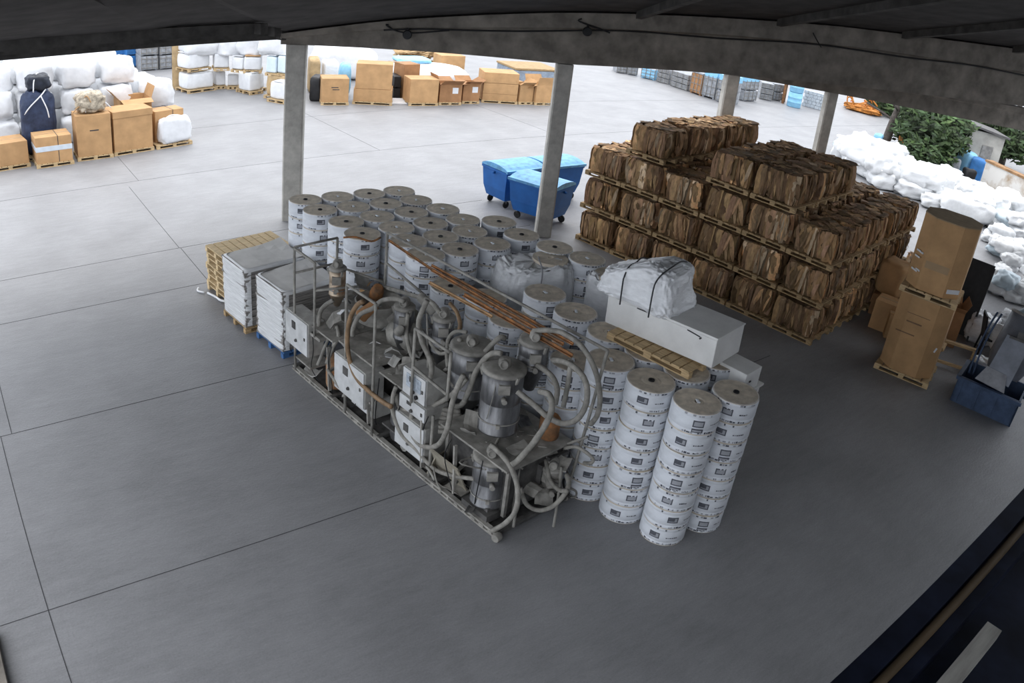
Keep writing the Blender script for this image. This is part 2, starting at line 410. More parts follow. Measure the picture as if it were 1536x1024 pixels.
for p, ph, n, f in [
    ((6.86, 9.44), 'behind the machine railing, plastic hanging off its side', 6, 0),
    ((7.14, 8.87), 'standing alone before the large plastic bundle', 6, 0),
    ((9.22, 8.90), 'between the plastic bundle and the bale wall', 7, 0),
    ((7.02, 8.12), 'under the rusty bars, torn wrapper on top', 6, 0), ((7.64, 8.12), 'halfway along the railing, beside the plastic bundles', 7, 0),
    ((7.02, 7.40), 'close behind the railing, dusty top', 6, 0), ((7.63, 7.42), 'with the raised white core, left of the cabinet', 7, 0),
    ((7.03, 6.74), 'behind the near end of the railing', 6, 0), ((7.64, 6.72), 'by the left end of the white cabinet', 7, 0),
    ((8.29, 6.78), 'under the left end of the white cabinet', 7, 0), ((8.38, 6.13), 'under the middle of the white cabinet', 7, 0), ((8.47, 5.46), 'under the right end of the white cabinet', 7, 0),
    ((7.09, 6.13), 'nearest the railing corner', 7, 1), ((7.73, 6.07), 'beneath the cabinet pallet corner', 7, 0),
    ((7.83, 5.43), 'behind the front pair of stacks', 7, 1), ((7.19, 5.49), 'left of the front stack', 7, 1),
    ((7.34, 4.84), 'at the very front', 7, 2), ((8.0, 4.73), 'right of the front stack', 7, 1)]:
    STACKS.append((p, ph, n, f))
FACE = {0: 4, 4: 5, 8: 4, 12: 4, 17: 3}      # stacks at the left edge: how many upper rolls show their sides
WORDN = ['ground', 'second', 'third', 'fourth', 'fifth', 'sixth', 'seventh']
rg = random.Random(3)
for i, (p, ph, n, f) in enumerate(STACKS):
    facing = math.atan2(-p[1], -p[0])
    ox = oy = 0
    phs = ph
    for k in range(n):
        if f: ox = rg.uniform(-.007, .007); oy = rg.uniform(-.007, .007)
        top = k == n - 1
        seen = top or f or (i in FACE and k >= n - FACE[i]) or k >= n - 2
        loc = (p[0] + ox, p[1] + oy, k * RH)
        rot = (0, 0, facing + rg.uniform(-.5, .2))
        if f == 2 and k == 5: rot = (R(1.2), R(-1.0), facing - .5)
        if top: lab = 'top paper roll, ' + ph
        elif f or (i in FACE and k >= n - FACE[i]): lab = 'white paper roll, %s layer, %s' % (WORDN[k], ph)
        else: lab = None
        if seen: dup(protos[(i * 3 + k) % 4 + (4 if top else 0)], loc, rot=rot, label=lab or 'white paper roll just below the top roll of an inner stack', group='paper rolls stacked beside the machine')
        else: dup(plain, loc, rot=rot, label='white paper roll low inside the block of stacks', group='paper rolls stacked beside the machine')
for r in protos + [plain]: hide_proto(r)
CH.clear()

# ---- soft things
def blob(dims, seed, e=.45, amp=.05, freq=2.2, nu=28, nv=16, flat=True, wr=0.0, wf=9.0, ev=None):
    """a filled sack: rounded box with folds; rests on z = 0"""
    vs = []; off = Vector((seed * 7.3, seed * 3.1, seed * 1.7))
    sg = lambda c, p: math.copysign(abs(c) ** p, c)
    for j in range(nv + 1):
        ph = -PI / 2 + PI * j / nv
        for i in range(nu):
            th = 2 * PI * i / nu
            g = ev or e; v = Vector((sg(math.cos(ph), g) * sg(math.cos(th), e), sg(math.cos(ph), g) * sg(math.sin(th), e), sg(math.sin(ph), g)))
            d = 1 + amp * mnoise.noise(v * freq + off) * 2
            if wr:
                q_ = Vector((v.x * wf, v.y * wf, v.z * wf * .45)) + off
                d += wr * (.35 - 1.5 * abs(mnoise.noise(q_))) * .8 + wr * .4 * (.3 - abs(mnoise.noise(q_ * 2.3)))
            z = max(v.z * d, -1) if flat else v.z * d
            vs.append((v.x * d * dims[0] / 2, v.y * d * dims[1] / 2, (z + 1) * dims[2] / 2))
    fs = []
    for j in range(nv):
        for i in range(nu):
            fs.append((j * nu + i, j * nu + (i + 1) % nu, (j + 1) * nu + (i + 1) % nu, (j + 1) * nu + i))
    return MB().add(vs, fs, True)
M_strap = mat('dark_strap', (.05, .05, .055), .6)
M_strapg = mat('grey_strap', (.28, .28, .30), .6)

# large plastic-wrapped bundle of rolls and its neighbour
b = empty('wrapped_bundle', (8.42, 9.3, 0), -.35)
tag(b, 'large bundle wrapped in crumpled white plastic film with a grey strap', 'bundle')
blob((1.30, .84, 2.04), 4, .6, .05, 1.8, 96, 64, True, .11, 7, .2).build('plastic_film', M_film, b)
q = MB(); q.tube([(-.05, -.47, .9), (-.05, -.48, 1.5), (-.03, -.46, 2.0), (0, -.2, 2.1), (.05, 0, 2.09)], .012, 5); q.build('strap', M_strapg, b)
q = MB(); q.lathe([(.30, 2.02), (.30, 2.07), (.05, 2.08), (.01, 2.05)], c=(.27, 0, 0), n=30, smooth=False); tag(q.build('exposed_top', M_paperend, b), 'bare brown paper top inside the open film')
b = empty('wrapped_bundle', (9.21, 8.28, 0), .2)
tag(b, 'paper roll stack in loose shiny white film, right of the strapped bundle', 'bundle')
blob((.74, .74, 2.0), 6, .85, .05, 2.0, 72, 64, True, .11, 7, .2).build('plastic_film', M_film, b)
q = MB(); q.lathe([(.28, 2.0), (.285, 2.06), (.05, 2.07), (.04, 2.02)], n=30, smooth=False); tag(q.build('exposed_top', M_paperend, b), 'bare brown paper roll top')
# film around two lower stacks behind the railing
for (x_, y_, s) in ((6.86, 9.44, 1), (7.14, 8.87, 2)):
    pass

# ---- white cabinet lying on the rolls
M_cab = mat('white_enamel', (.72, .715, .70), .5, var=.06, scale=3, bump=.05)
pl = make_pallet(1.35, .8, .11, M_woodpale, (7.93, 5.98, 2.103), R(98), True, 'wooden pallet lying on the rolls under the white cabinet', nb=9)
cz = 2.22
cb = empty('white_cabinet', (8.14, 6.04, cz), R(99)); tag(cb, 'long white metal cabinet lying on its side on a pallet over the rolls', 'cabinet')
cb.rotation_euler = (0, R(2.2), R(99))
q = MB(); q.rbox((0, 0, .215), (1.74, .76, .41), .012); q.build('body', M_cab, cb)
q = MB(); q.rbox((0, 0, .427), (1.76, .775, .022), .006); q.box((0, .387, .40), (1.72, .006, .006)); q.build('door', M_cab, cb)
q = MB(); q.bar((-.42, .386, .39), (-.62, .386, .365), .012); q.bar((-.64, .386, .36), (-.62, .39, .34), .02); q.bar((.18, .388, .40), (.38, .388, .40), .012); q.build('handle', M_strap, cb)
for x_ in (-.78, .55):
    q = MB(); q.lathe([(.012, 0), (.012, .05)], c=(x_, .36, .36), n=8); q.build('hinge', M_strap, cb)
wb = empty('white_cabinet', (8.62, 5.13, 1.80), R(6)); tag(wb, 'small white metal cabinet with a flared top, under the long cabinet end', 'cabinet')
q = MB(); q.rbox((0, 0, .17), (.42, .44, .34), .01); q.build('body', M_cab, wb)
q = MB(); q.rbox((.06, 0, .02), (.62, .5, .035), .01); q.build('flange', M_cab, wb)
q = MB(); q.bar((.28, -.2, 0), (.26, -.2, -1.8), .05); q.build('leg', M_cab, wb)
q = MB(); q.bar((.28, .2, 0), (.26, .2, -1.8), .05); q.build('leg', M_cab, wb)
q = MB(); q.bar((-.22, .2, 0), (-.22, .2, -1.8), .05); q.build('leg', M_cab, wb)
q = MB(); q.bar((-.1, -.224, .2), (-.06, -.224, .2), .02); q.build('latch', M_strap, wb)
# bundle on the cabinet
bb = empty('wrapped_bundle', (7.99, 6.46, cz + .40), R(99)); tag(bb, 'white plastic covered bundle tied with dark straps on top of the long cabinet', 'bundle')
q = blob((1.16, .86, .64), 12, .42, .05, 1.4, 120, 70, True, .10, 8)
q.v = [(x * (1.12 - .22 * min(1, z / .5)) + .05, y * (1.06 - .14 * min(1, z / .5)), z * (1 - .38 * max(0, min(1, (x + .15) / .6)))) for x, y, z in q.v]
q.build('plastic_film', M_film, bb)
vs = []
for k in range(13):
    t = k / 12 * PI; rr = .02 * math.sin(k * 2.3)
    vs.append((.12 + .1 * math.sin(t), .49 * math.cos(t) * 1.0, .02 + .62 * math.sin(t) ** .4 * (1 - .18) + rr))
q = MB(); q.tube(vs, .011, 5, sub=3); q.build('strap', M_strap, bb)
vs = [(-.34 + .02 * math.sin(k), .485 * math.cos(k / 12 * PI), .02 + .66 * math.sin(k / 12 * PI) ** .4) for k in range(13)]
q = MB(); q.tube(vs, .011, 5, sub=3); q.build('strap', M_strap, bb)
# ------------------------------------------------------------------ wall of cardboard bales on pallets
M_bale = mat('baled_cardboard', (.52, .335, .185), .9, var=.2, scale=5, bump=.25, bscale=30, stretch=(3, 3, 1), attr=True)
def bale_mesh(seed, l=.94, w=.96, h=.70):
    rg = random.Random(seed); mb = MB()
    def tint():
        t = rg.choice((.45, .6, .75, .85, 1.0, 1.1, 1.3)) * rg.uniform(.85, 1.1)
        if rg.random() < .05: return (1.5 * t, 1.75 * t, 2.1 * t)
        if rg.random() < .06: return (1.8 * t, 1.7 * t, 1.55 * t)
        return (t, t * rg.uniform(.92, 1.02), t * rg.uniform(.85, 1.05))
    # packed inner block, edges rounded
    o = blob((l * .95, w * .95, h * .96), seed, .34, .03, 2, 28, 12, True)
    mb.add([(x, y, z + .015) for x, y, z in o.v], o.f, True, 0, (.3, .28, .27))
    def rim(a):   # rounded rectangle outline
        c, s = math.cos(a), math.sin(a); p = .45
        return Vector((math.copysign(abs(c) ** p, c) * l / 2, math.copysign(abs(s) ** p, s) * w / 2, 0))
    def leaf(c, n, wd, ht, lean, bulge, roll_, nu=3, nv=6, tip=.5):
        n = n.normalized(); t = Vector((-n.y, n.x, 0)); vs = []
        up = (Vector((0, 0, 1)) + t * lean).normalized()
        tn = tint()
        for j in range(nv + 1):
            v = j / nv * 2 - 1
            k = (1 - abs(v) ** 3 * tip)
            for i in range(nu + 1):
                u = i / nu * 2 - 1
                d = bulge * (1 - v * v) + roll_ * u * (1 - .4 * v) + .012 * math.sin(5 * v + seed + wd * 40)
                vs.append(c + t * (u * wd / 2 * k) + up * (v * ht / 2) + n * d)
        fs = []
        for j in range(nv):
            for i in range(nu):
                a = j * (nu + 1) + i; fs.append((a, a + 1, a + nu + 2, a + nu + 1))
        mb.add(vs, fs, True, 0, tn)
    per = 2 * (l + w); s = 0
    # long bent sheets standing on edge all round, in two overlapping layers
    for layer in (0, 1):
        s = rg.uniform(0, .05)
        while s < per:
            wd = rg.uniform(.03, .13) if layer else rg.uniform(.06, .15)
            q = s % per
            if q < l: p = Vector((q - l / 2, -w / 2, 0)); n = Vector((0, -1, 0))
            elif q < l + w: p = Vector((l / 2, q - l - w / 2, 0)); n = Vector((1, 0, 0))
            elif q < 2 * l + w: p = Vector((l / 2 - (q - l - w), w / 2, 0)); n = Vector((0, 1, 0))
            else: p = Vector((-l / 2, w / 2 - (q - 2 * l - w), 0)); n = Vector((-1, 0, 0))
            # pull corners in
            ex = max(0, abs(p.x) / (l / 2) - .8) / .2; ey = max(0, abs(p.y) / (w / 2) - .8) / .2
            cr_ = ex * ey; p *= 1 - .06 * cr_; n = (n + Vector((p.x, p.y, 0)) * cr_ * .7).normalized()
            front = True
            if layer == 0:
                ht = h * rg.uniform(.93, 1.05); zc = h / 2 + rg.uniform(-.01, .02)
                leaf(p + n * rg.uniform(-.05, .01) + Vector((0, 0, zc)), n, wd * 1.25, ht, rg.uniform(-.08, .08), .055, rg.uniform(-.05, .05), tip=.3)
                s += wd * .62
            else:
                ht = h * rg.choice((.3, .4, .5, .6, .75, .9)) * rg.uniform(.8, 1.1); zc = rg.uniform(ht / 2 + .02, max(ht / 2 + .03, h - ht / 2))
                leaf(p + n * rg.uniform(-.01, .045) + Vector((0, 0, zc)), n, wd, ht, rg.uniform(-.32, .32), rg.uniform(.01, .075), rg.uniform(-.07, .07), tip=rg.uniform(.3, .95))
                s += wd * rg.uniform(.7, 1.2)
    # flaps and crushed sheets on top
    for k in range(62):
        c = Vector((rg.uniform(-.5, .5) * l * .95, rg.uniform(-.5, .5) * w * .95, h + rg.uniform(-.02, .035)))
        a = rg.uniform(0, 6.28); wd, ln = rg.uniform(.08, .26), rg.uniform(.14, .42)
        tn = tint(); vs = []; e1 = Vector((math.cos(a), math.sin(a), rg.uniform(-.18, .18))); e2 = Vector((-math.sin(a), math.cos(a), rg.uniform(-.15, .15)))
        cu = rg.uniform(-.06, .06)
        for j in range(4):
            for i in range(3):
                u, v = i / 2 * 2 - 1, j / 3 * 2 - 1
                vs.append(c + e1 * (v * ln / 2) + e2 * (u * wd / 2) + Vector((0, 0, cu * v * v + .015 * u * v)))
        mb.add(vs, [(j * 3 + i, j * 3 + i + 1, j * 3 + i + 4, j * 3 + i + 3) for j in range(3) for i in range(2)], True, 0, tn)
    def soft(x, a, b):
        k = abs(x)
        return x if k <= a else math.copysign(a + (b - a) * math.tanh((k - a) / (b - a) * .75), x)
    mb.v = [(soft(x, .49, .56), soft(y, .50, .565), max(.003, z if z < .62 else .62 + .108 * math.tanh((z - .62) / .108 * .7))) for x, y, z in mb.v]
    return mb
bale_meshes = [bale_mesh(20 + i).build('cardboard_bale', M_bale) for i in range(6)]
for o in bale_meshes: COL.objects.unlink(o)
palp = make_pallet(1.10, 1.06, .118)
deck_, sk_ = pallet_mesh(None, 1.10, 1.06, .118)
for s in sk_: deck_.add(s.v, s.f)
pals = deck_.build('pallet', M_wood); COL.objects.unlink(pals)
BA, BB = Vector((13.77, 13.88, 0)), Vector((14.55, 7.10, 0))
BU = (BB - BA) / 6; BW = Vector((.99345, .1143, 0)); brz = math.atan2(BU.y, BU.x)
LV = .86
rg = random.Random(11)
COLN = ['first', 'second', 'third', 'fourth', 'fifth', 'sixth']
LVN = ['ground', 'second', 'third', 'top']
top4 = {1: 4, 3: 3, 4: 3}
def put_bale(c, r, l, extra=None):
    p = BA + BU * (c + .5) + BW * (.56 + r * 1.16) + Vector((rg.uniform(-.008, .008), rg.uniform(-.008, .008), l * LV))
    front = r == 0; side = c == 5; topm = (l == 2 and c not in top4) or l == 3 or (l == 2 and r >= top4.get(c, 0))
    vis = front or side or topm or (c == 0)
    yaw = brz + rg.uniform(-.012, .012)
    if front: lb = 'crushed brown cardboard bale, %s level, %s column of the wall from the dumpsters' % (LVN[l], COLN[c])
    elif vis: lb = 'cardboard bale on the %s level, %s row back, %s column from the dumpsters' % (LVN[l], ORD[r], COLN[c])
    else: lb = 'cardboard bale hidden deep inside the bale wall'
    src = bale_meshes[rg.randrange(6)]
    o = src.copy(); COL.objects.link(o); o.location = p + Vector((0, 0, .12)); o.rotation_euler = (0, 0, yaw + PI * rg.randrange(2))
    o.scale = (rg.uniform(.95, 1.0), rg.uniform(.95, 1.0), rg.uniform(.93, .985))
    tag(o, lb, 'cardboard bale', 'cardboard bales stacked in the wall')
    if front or side:
        lp = 'wooden pallet under the %s level bale, %s column from the dumpsters, %s row' % (LVN[l], COLN[c], ORD[r])
        dup(palp, p, rz=yaw, label=lp, cat='pallet', group='pallets in the bale wall')
    else:
        q = pals.copy(); COL.objects.link(q); q.location = p; q.rotation_euler = (0, 0, yaw); tag(q, 'pallet hidden between the inner bales of the wall', 'pallet', 'hidden pallets in the bale wall')
for c in range(6):
    for r in range(5):
        if r == 4 and c < 2: continue      # the far column stands here
        for l in range(4):
            if l == 3 and r >= top4.get(c, 0): continue
            put_bale(c, r, l)
hide_proto(palp); CH.clear()
# one bale apart at the right end
o = bale_meshes[2].copy(); COL.objects.link(o); o.location = at(1400, 470, 0) + Vector((1.6, 1.2, 0)); o.rotation_euler = (0, 0, .5); o.scale = (1, 1, 1.1)
tag(o, 'single cardboard bale standing apart behind the octagonal boxes', 'cardboard bale')
# ------------------------------------------------------------------ scrapped vacuum-conveying machine on its skid
M_dust = mat('dusty_paint', (.34, .325, .295), .8, .1, var=.22, scale=5, bump=.15, bscale=30)
M_dustd = mat('dark_dusty_steel', (.13, .125, .12), .7, .3, var=.3, scale=5, bump=.15, bscale=30)
M_stain = mat('dusty_stainless', (.20, .20, .205), .38, .6, var=.25, scale=4, stretch=(3, 3, .6), bump=.05)
M_hose = mat('dusty_hose', (.30, .285, .255), .75, var=.2, scale=9, bump=.2, bscale=40)
M_hoseb = mat('brown_hose', (.27, .175, .10), .6, var=.25, scale=6)
M_rust = mat('rusty_steel', (.34, .15, .055), .85, .2, var=.35, scale=8, bump=.2, col2=(.13, .08, .05))
M_box = mat('white_control_box', (.56, .565, .565), .55, var=.12, scale=4)
M_boxs = mat('dusty_box_top', (.42, .41, .385), .75, var=.15, scale=6)
MO = Vector((5.31, 5.93, 0)); MRZ = math.atan2(.0914, .9958)
MX, MY = Vector((.9958, .0914, 0)), Vector((-.0914, .9958, 0))
def mv(px, py, v):
    """local point on the machine's upright plane v seen at a pixel of the photograph"""
    d = Vector(ray(px, py)); C = Vector((0, 0, CAM_H))
    t = (v + (MO - C).dot(MX)) / d.dot(MX) if abs(d.dot(MX)) > 1e-6 else 0
    p = C + d * t - MO
    return Vector((v, p.dot(MY), p.z + 0))
mach = empty('vacuum_conveying_machine', MO, MRZ)
tag(mach, 'scrapped dusty grey vacuum conveying machine with steel canisters and looping hoses on a skid', 'machine')
def P(name, mb, m, label=None, par=None):
    o = mb.build(name, m, par or mach)
    if label: o['label'] = label
    return o
# skid
for v_, u0 in ((.04, -.02), (1.36, .02)):
    q = MB(); q.box((v_, 2.55 + u0, .075), (.07, 5.15, .03)); q.box((v_, 2.55 + u0, .025), (.09, 5.15, .03)); q.box((v_ + (.025 if v_ < 1 else -.025), 2.55, .05), (.02, 5.15, .06))
    rg = random.Random(5)
    for k in range(30): q.box((v_ - .036 if v_ < 1 else v_ + .036, .1 + k * .17, .05 + rg.uniform(-.01, .01)), (.015, rg.uniform(.03, .09), .03))
    P('skid_rail', q, M_dust)
for u_ in (.02, 1.3, 2.6, 3.9, 5.05):
    q = MB(); q.box((.7, u_, .07), (1.36, .07, .06)); P('cross_member', q, M_dustd)
q = MB(); q.lathe([(.055, -.05), (.06, -.04), (.06, .04), (.055, .05)], c=(.0, -.04, .06), axis=(1, .2, 0), n=14); P('corner_roller', q, M_dust)
q = MB(); q.tube([(1.4, -.02, .05), (1.46, -.06, .06), (1.47, -.04, .14), (1.42, .06, .15)], .016, 6); P('towing_ring', q, M_dust)
q = MB(); q.box((.7, 2.55, .02), (1.28, 5.0, .02)); P('drip_floor', q, M_dustd)
# posts and handrails
def tubes(name, lines, r=.022, m=M_dust):
    for l in lines:
        q = MB(); q.tube(l, r, 8, sub=1 if len(l) == 2 else 3); P(name, q, m)
tubes('post', [[(0, 5.0, .05), (0, 5.0, 2.24)], [(0, 4.36, .95), (0, 4.36, 2.2)], [(.8, 5.0, 1.0), (.8, 5.0, 2.24)], [(0, 3.46, .05), (0, 3.46, 2.2)], [(0, 2.73, .05), (0, 2.73, 2.2)], [(0, 1.84, 1.1), (0, 1.84, 2.22)], [(.02, 1.14, 1.5), (.02, 1.14, 2.2)], [(1.3, 4.32, .05), (1.3, 4.32, 2.47)], [(1.3, 2.2, .05), (1.3, 2.2, 1.2)], [(.05, 1.42, .1), (.05, 1.42, 1.1)], [(1.3, .9, .05), (1.3, .9, 1.0)], [(.45, .15, .05), (.5, .2, .95)]])
q = MB(); q.tube([(1.3, -.24, 2.5), (1.3, -.2, 2.1), (1.34, -.1, 1.3), (1.34, .02, .1)], .022, 8, sub=4); P('post', q, M_dust)
tubes('handrail', [[(0, 5.0, 2.24), (.8, 5.0, 2.24)], [(0, 5.0, 2.22), (0, 4.36, 2.2)], [(0, 3.46, 2.2), (0, 2.73, 2.2)], [(0, 1.84, 2.22), (0, 1.14, 2.2)], [(1.3, 4.32, 2.46), (1.3, -.24, 2.5)], [(0, 5.0, 1.8), (.8, 5.0, 1.8)], [(0, 1.84, 1.66), (0, 1.14, 1.6)], [(0, 4.36, 1.75), (.7, 4.2, 1.72)], [(1.3, 4.32, 1.95), (1.3, 3.3, 1.8)], [(.8, 5.0, 1.75), (1.3, 4.32, 1.6)]], .021)
# decks and shelves
def plate(c, d, rot=None, m=M_dust, name='deck_plate', holes=0, label=None):
    q = MB(); q.box(c, d, rot=rot)
    rg2 = random.Random(int(c[1] * 10))
    for k in range(holes):
        q.box((c[0] + rg2.uniform(-.42, .42) * d[0], c[1] + rg2.uniform(-.42, .42) * d[1], c[2] + d[2] / 2), (rg2.uniform(.02, .12), rg2.uniform(.02, .1), rg2.uniform(.006, .03)), rz=rg2.uniform(0, 3))
    return P(name, q, m, label)
plate((.62, 4.45, 1.06), (1.15, 1.1, .03), holes=14)
plate((.66, 3.35, 1.1), (1.1, .95, .03), holes=10)
plate((.62, 2.28, 1.08), (1.0, .95, .03), holes=14)
plate((.75, .72, .96), (1.2, 1.3, .03), holes=22, label='dusty tank lid strewn with scraps')
plate((.2, 4.75, .3), (.4, .5, .03)); plate((.3, 2.2, .35), (.5, .7, .03), m=M_dustd)
E = lambda x, y, z: Euler((R(x), R(y), R(z))).to_matrix()
# tank under the lid, open sloping panels
q = MB(); q.box((.8, .75, .55), (1.0, 1.15, .78)); P('tank', q, M_dustd)
q = MB()
for a, b in (((.28, .16, .95), (.28, .16, .14)), ((1.32, .16, .95), (1.32, .16, .14)), ((.28, 1.34, .95), (.28, 1.34, .14))): q.bar(a, b, .05)
q.bar((.28, .16, .93), (1.32, .16, .93), .04); q.bar((.28, .16, .93), (.28, 1.34, .93), .04); P('tank_frame', q, M_dust)
q = MB(); q.box((.12, 1.12, .38), (.02, .6, .5), rot=E(0, -24, 0)); q.box((.16, 1.42, .3), (.2, .02, .4), rot=E(20, 0, 10)); P('hopper_panel', q, mat('tan_panel', (.33, .30, .24), .8, var=.15), 'tan sloping hopper panel')
q = MB(); q.box((1.06, .3, .5), (.5, .3, .5), rz=.2); q.bar((.9, .08, .86), (1.3, .1, .8), .05); P('bin', q, M_dustd)
# control boxes
def control_box(c, d, door=True, side_dust=True, screen=False):
    q = MB(); q.rbox(c, d, .012); b_ = P('control_box', q, M_boxs)
    x0 = c[0] - d[0] / 2
    q = MB(); q.rbox((x0 - .012, c[1], c[2]), (.025, d[1] * .97, d[2] * .96), .008); dr = P('door', q, M_box, 'white door', b_)
    q = MB(); q.box((x0 - .028, c[1] + d[1] * .1, c[2] + d[2] * .2), (.012, d[1] * .16, d[2] * .22)); q.lathe([(.03, 0), (.022, .03)], c=(x0 - .024, c[1], c[2] - d[2] * .22), axis=(-1, 0, 0), n=12)
    q.box((x0 - .028, c[1] - d[1] * .38, c[2]), (.014, .03, .05)); q.build('handle', M_dustd, b_)
    if screen:
        q = MB(); q.box((x0 - .028, c[1], c[2] + d[2] * .12), (.01, d[1] * .62, d[2] * .5)); q.build('display', mat('grey_display', (.42, .47, .53), .3, var=.2, scale=20), b_)
        q = MB(); q.lathe([(.03, 0), (.03, .03), (.02, .035)], c=(x0 - .024, c[1] - .08, c[2] - d[2] * .33), axis=(-1, 0, 0), n=12); q.build('knob', M_black, b_)
    return b_
control_box((.13, 4.88, .80), (.30, .72, .60)); q = MB(); q.box((.13, 4.35, .95), (.26, .3, .05)); P('bracket', q, M_dust)
control_box((.16, 3.32, .70), (.34, .82, .62)); control_box((.30, 3.18, .34), (.3, .6, .3))
control_box((.24, 1.86, 1.33), (.34, .5, .40), screen=True); control_box((.26, 1.90, .50), (.40, .66, .55))
control_box((.26, 1.88, .98), (.38, .58, .22))
# canisters
def receiver(u, v, z0, z1, r, cone=.25, lidr=1.08, motor=1, rust=False, label=None, m=None):
    h = z1 - z0; q = MB()
    q.lathe([(r * .25, z0 - cone), (r * .35, z0 - cone), (r * .97, z0), (r * 1.03, z0 + .005), (r * 1.03, z0 + .025), (r, z0 + .03), (r, z0 + h * .5), (r * .985, z0 + h * .5 + .005), (r, z0 + h * .5 + .012), (r, z1)], c=(v, u, 0), n=32)
    b_ = P('vacuum_canister', q, m or M_stain, label)
    q = MB(); q.lathe([(r * lidr, z1 - .025), (r * lidr, z1 + .012), (r * .95, z1 + .03), (.01, z1 + .045)], c=(v, u, 0), n=32); q.build('lid', M_dust, b_)
    if motor:
        q = MB(); q.lathe([(.075, 0), (.085, .02), (.08, .08), (.06, .11), (.03, .12)], c=(v, u, z1 + .03), n=16); q.lathe([(.055, 0), (.06, .11), (.045, .13), (.035, .1)], c=(v - .02, u - .02, z1 + .08), axis=(-.7, -.6, .25), n=14); q.build('motor_cap', M_dust, b_)
    q = MB(); q.lathe([(r * 1.04, z0 + h * .2), (r * 1.06, z0 + h * .2 + .01), (r * 1.04, z0 + h * .2 + .02)], c=(v, u, 0), n=32, cap=False); q.box((v - r * .75, u - r * .75, z0 + h * .2), (.05, .05, .05), rz=.8); q.build('clamp_ring', M_dust, b_)
    q = MB(); q.box((v - r * .65, u - r * .80, z1 - .16), (.14, .05, .13), rz=-.6); q.lathe([(.035, 0), (.035, .09)], c=(v - r * .6, u - r * .78, z1 - .3), axis=(-.6, -.8, 0), n=10); q.build('inlet_box', M_dust, b_)
    for k in range(3):
        a = k * 2.1 + .4; q = MB(); q.bar((v + math.cos(a) * r, u + math.sin(a) * r, z1 - .1), (v + math.cos(a) * (r + .03), u + math.sin(a) * (r + .03), z1), .03); q.build('latch', M_dust, b_)
    return b_
receiver(4.62, .58, 1.45, 1.90, .135, .2, motor=1, label='small rust-stained steel canister', m=mat('rusty_stainless', (.30, .24, .18), .4, .6, var=.4, scale=5, col2=(.30, .13, .05), thr=(.3, .5)))
receiver(3.12, .80, 1.30, 1.80, .15, .25)
receiver(2.45, 1.0, 1.32, 1.86, .155, .25)
receiver(1.52, .72, 1.22, 1.92, .27, .28)
receiver(.75, .58, 1.12, 2.0, .265, .02)
receiver(.78, 1.12, 1.85, 2.22, .195, .35)
receiver(.50, .30, .20, .92, .235, .10, label='dented steel drum with a chipped band at the near corner')
receiver(.06, 1.0, .50, .70, .14, .35, motor=1, m=M_dust)
q = MB(); q.box((.3, .48, .12), (.5, .5, .12)); q.box((.3, .48, .2), (.36, .36, .06)); P('drum_stand', q, M_dustd)
q = MB(); q.lathe([(.34, 1.2), (.36, 1.5), (.38, 1.52), (.36, 1.54), (.33, 1.5), (.3, 1.25), (.01, 1.24)], c=(.95, 3.98, 0), n=32, cap=False); P('round_tub', q, M_dust)
q = MB(); q.lathe([(.26, 1.12), (.28, 1.3), (.2, 1.42), (.05, 1.46)], c=(.95, 3.3, 0), n=24); P('dome_cover', q, M_dust)
for u_, v_, z_, d in ((4.2, .9, .55, (.5, .5, .75)), (3.3, .95, .55, (.6, .6, .8)), (2.3, .9, .5, (.55, .5, .7))):
    q = MB(); q.rbox((v_, u_, z_), d, .03); P('motor_housing', q, M_dustd)
for u_, v_ in ((4.15, .28), (2.62, .5), (2.4, .3)):
    q = MB(); q.lathe([(.16, .1), (.17, .14), (.17, .58), (.15, .62), (.05, .64)], c=(v_, u_, 0), n=20); P('pump_housing', q, M_stain if u_ < 4 else mat('rusty_drum', (.33, .24, .16), .6, .3, var=.4, scale=5, col2=(.35, .15, .06)))
q = MB(); q.lathe([(.12, .95), (.14, 1.0), (.14, 1.25), (.1, 1.3)], c=(1.15, .35, 0), n=20); P('pump_housing', q, M_rust, 'orange rusty pump housing')
q = MB(); q.lathe([(.10, 0), (.22, .02), (.22, .04), (.1, .06), (.09, .2), (.03, .22)], c=(.85, 2.95, 1.35), axis=(-.8, -.5, .3), n=20); P('fan_wheel', q, M_dust)
# hoses: traced runs
def hose(pts, r=.03, m=M_hose, label=None, name='hose'):
    q = MB(); q.tube([mv(*p) for p in pts], lambda t: r * (1 + .04 * math.sin(t * 220)), 10, sub=6); P(name, q, m, label)
seq = lambda pp, v0, v1: [(x, y, v0 + (v1 - v0) * i / (len(pp) - 1)) for i, (x, y) in enumerate(pp)]
hose(seq([(545, 452), (535.7, 457.6), (525.5, 476.7), (521, 506), (524, 538), (534, 565), (552, 585), (572, 601), (587, 610)], .05, -.05), .036, M_hoseb, 'brown hose')
hose(seq([(606, 452), (593, 448), (572, 451), (560, 462), (540, 472), (530, 492), (529, 505)], .5, .25), .035)
hose(seq([(641, 450), (637, 458), (628, 482), (632, 509), (642, 532), (647, 548), (645, 567), (629, 597), (617, 626), (619, 652), (635, 669), (657, 667), (671, 642), (678, 606), (687, 579), (695, 563)], .25, -.05), .036)
hose(seq([(594, 592), (600, 611), (625, 614), (654, 606), (678, 591), (700, 568)], .05, .35), .032)
hose(seq([(757, 507), (748, 507), (724, 532), (709, 560), (702, 590), (692, 607), (680, 609)], .9, .35), .036)
hose(seq([(752, 530), (742, 529), (729, 536), (714, 557), (704, 584), (697, 600)], .5, .4), .036)
hose(seq([(776, 587), (800, 606), (822, 625), (844, 635), (866, 628), (879, 606), (880, 578), (868, 556), (848, 543), (830, 540)], .4, 1.05), .036)
hose(seq([(800, 496), (822, 495), (847, 500), (874, 521), (893, 556), (900, 595), (896, 622), (886, 636)], 1.1, 1.25), .034)
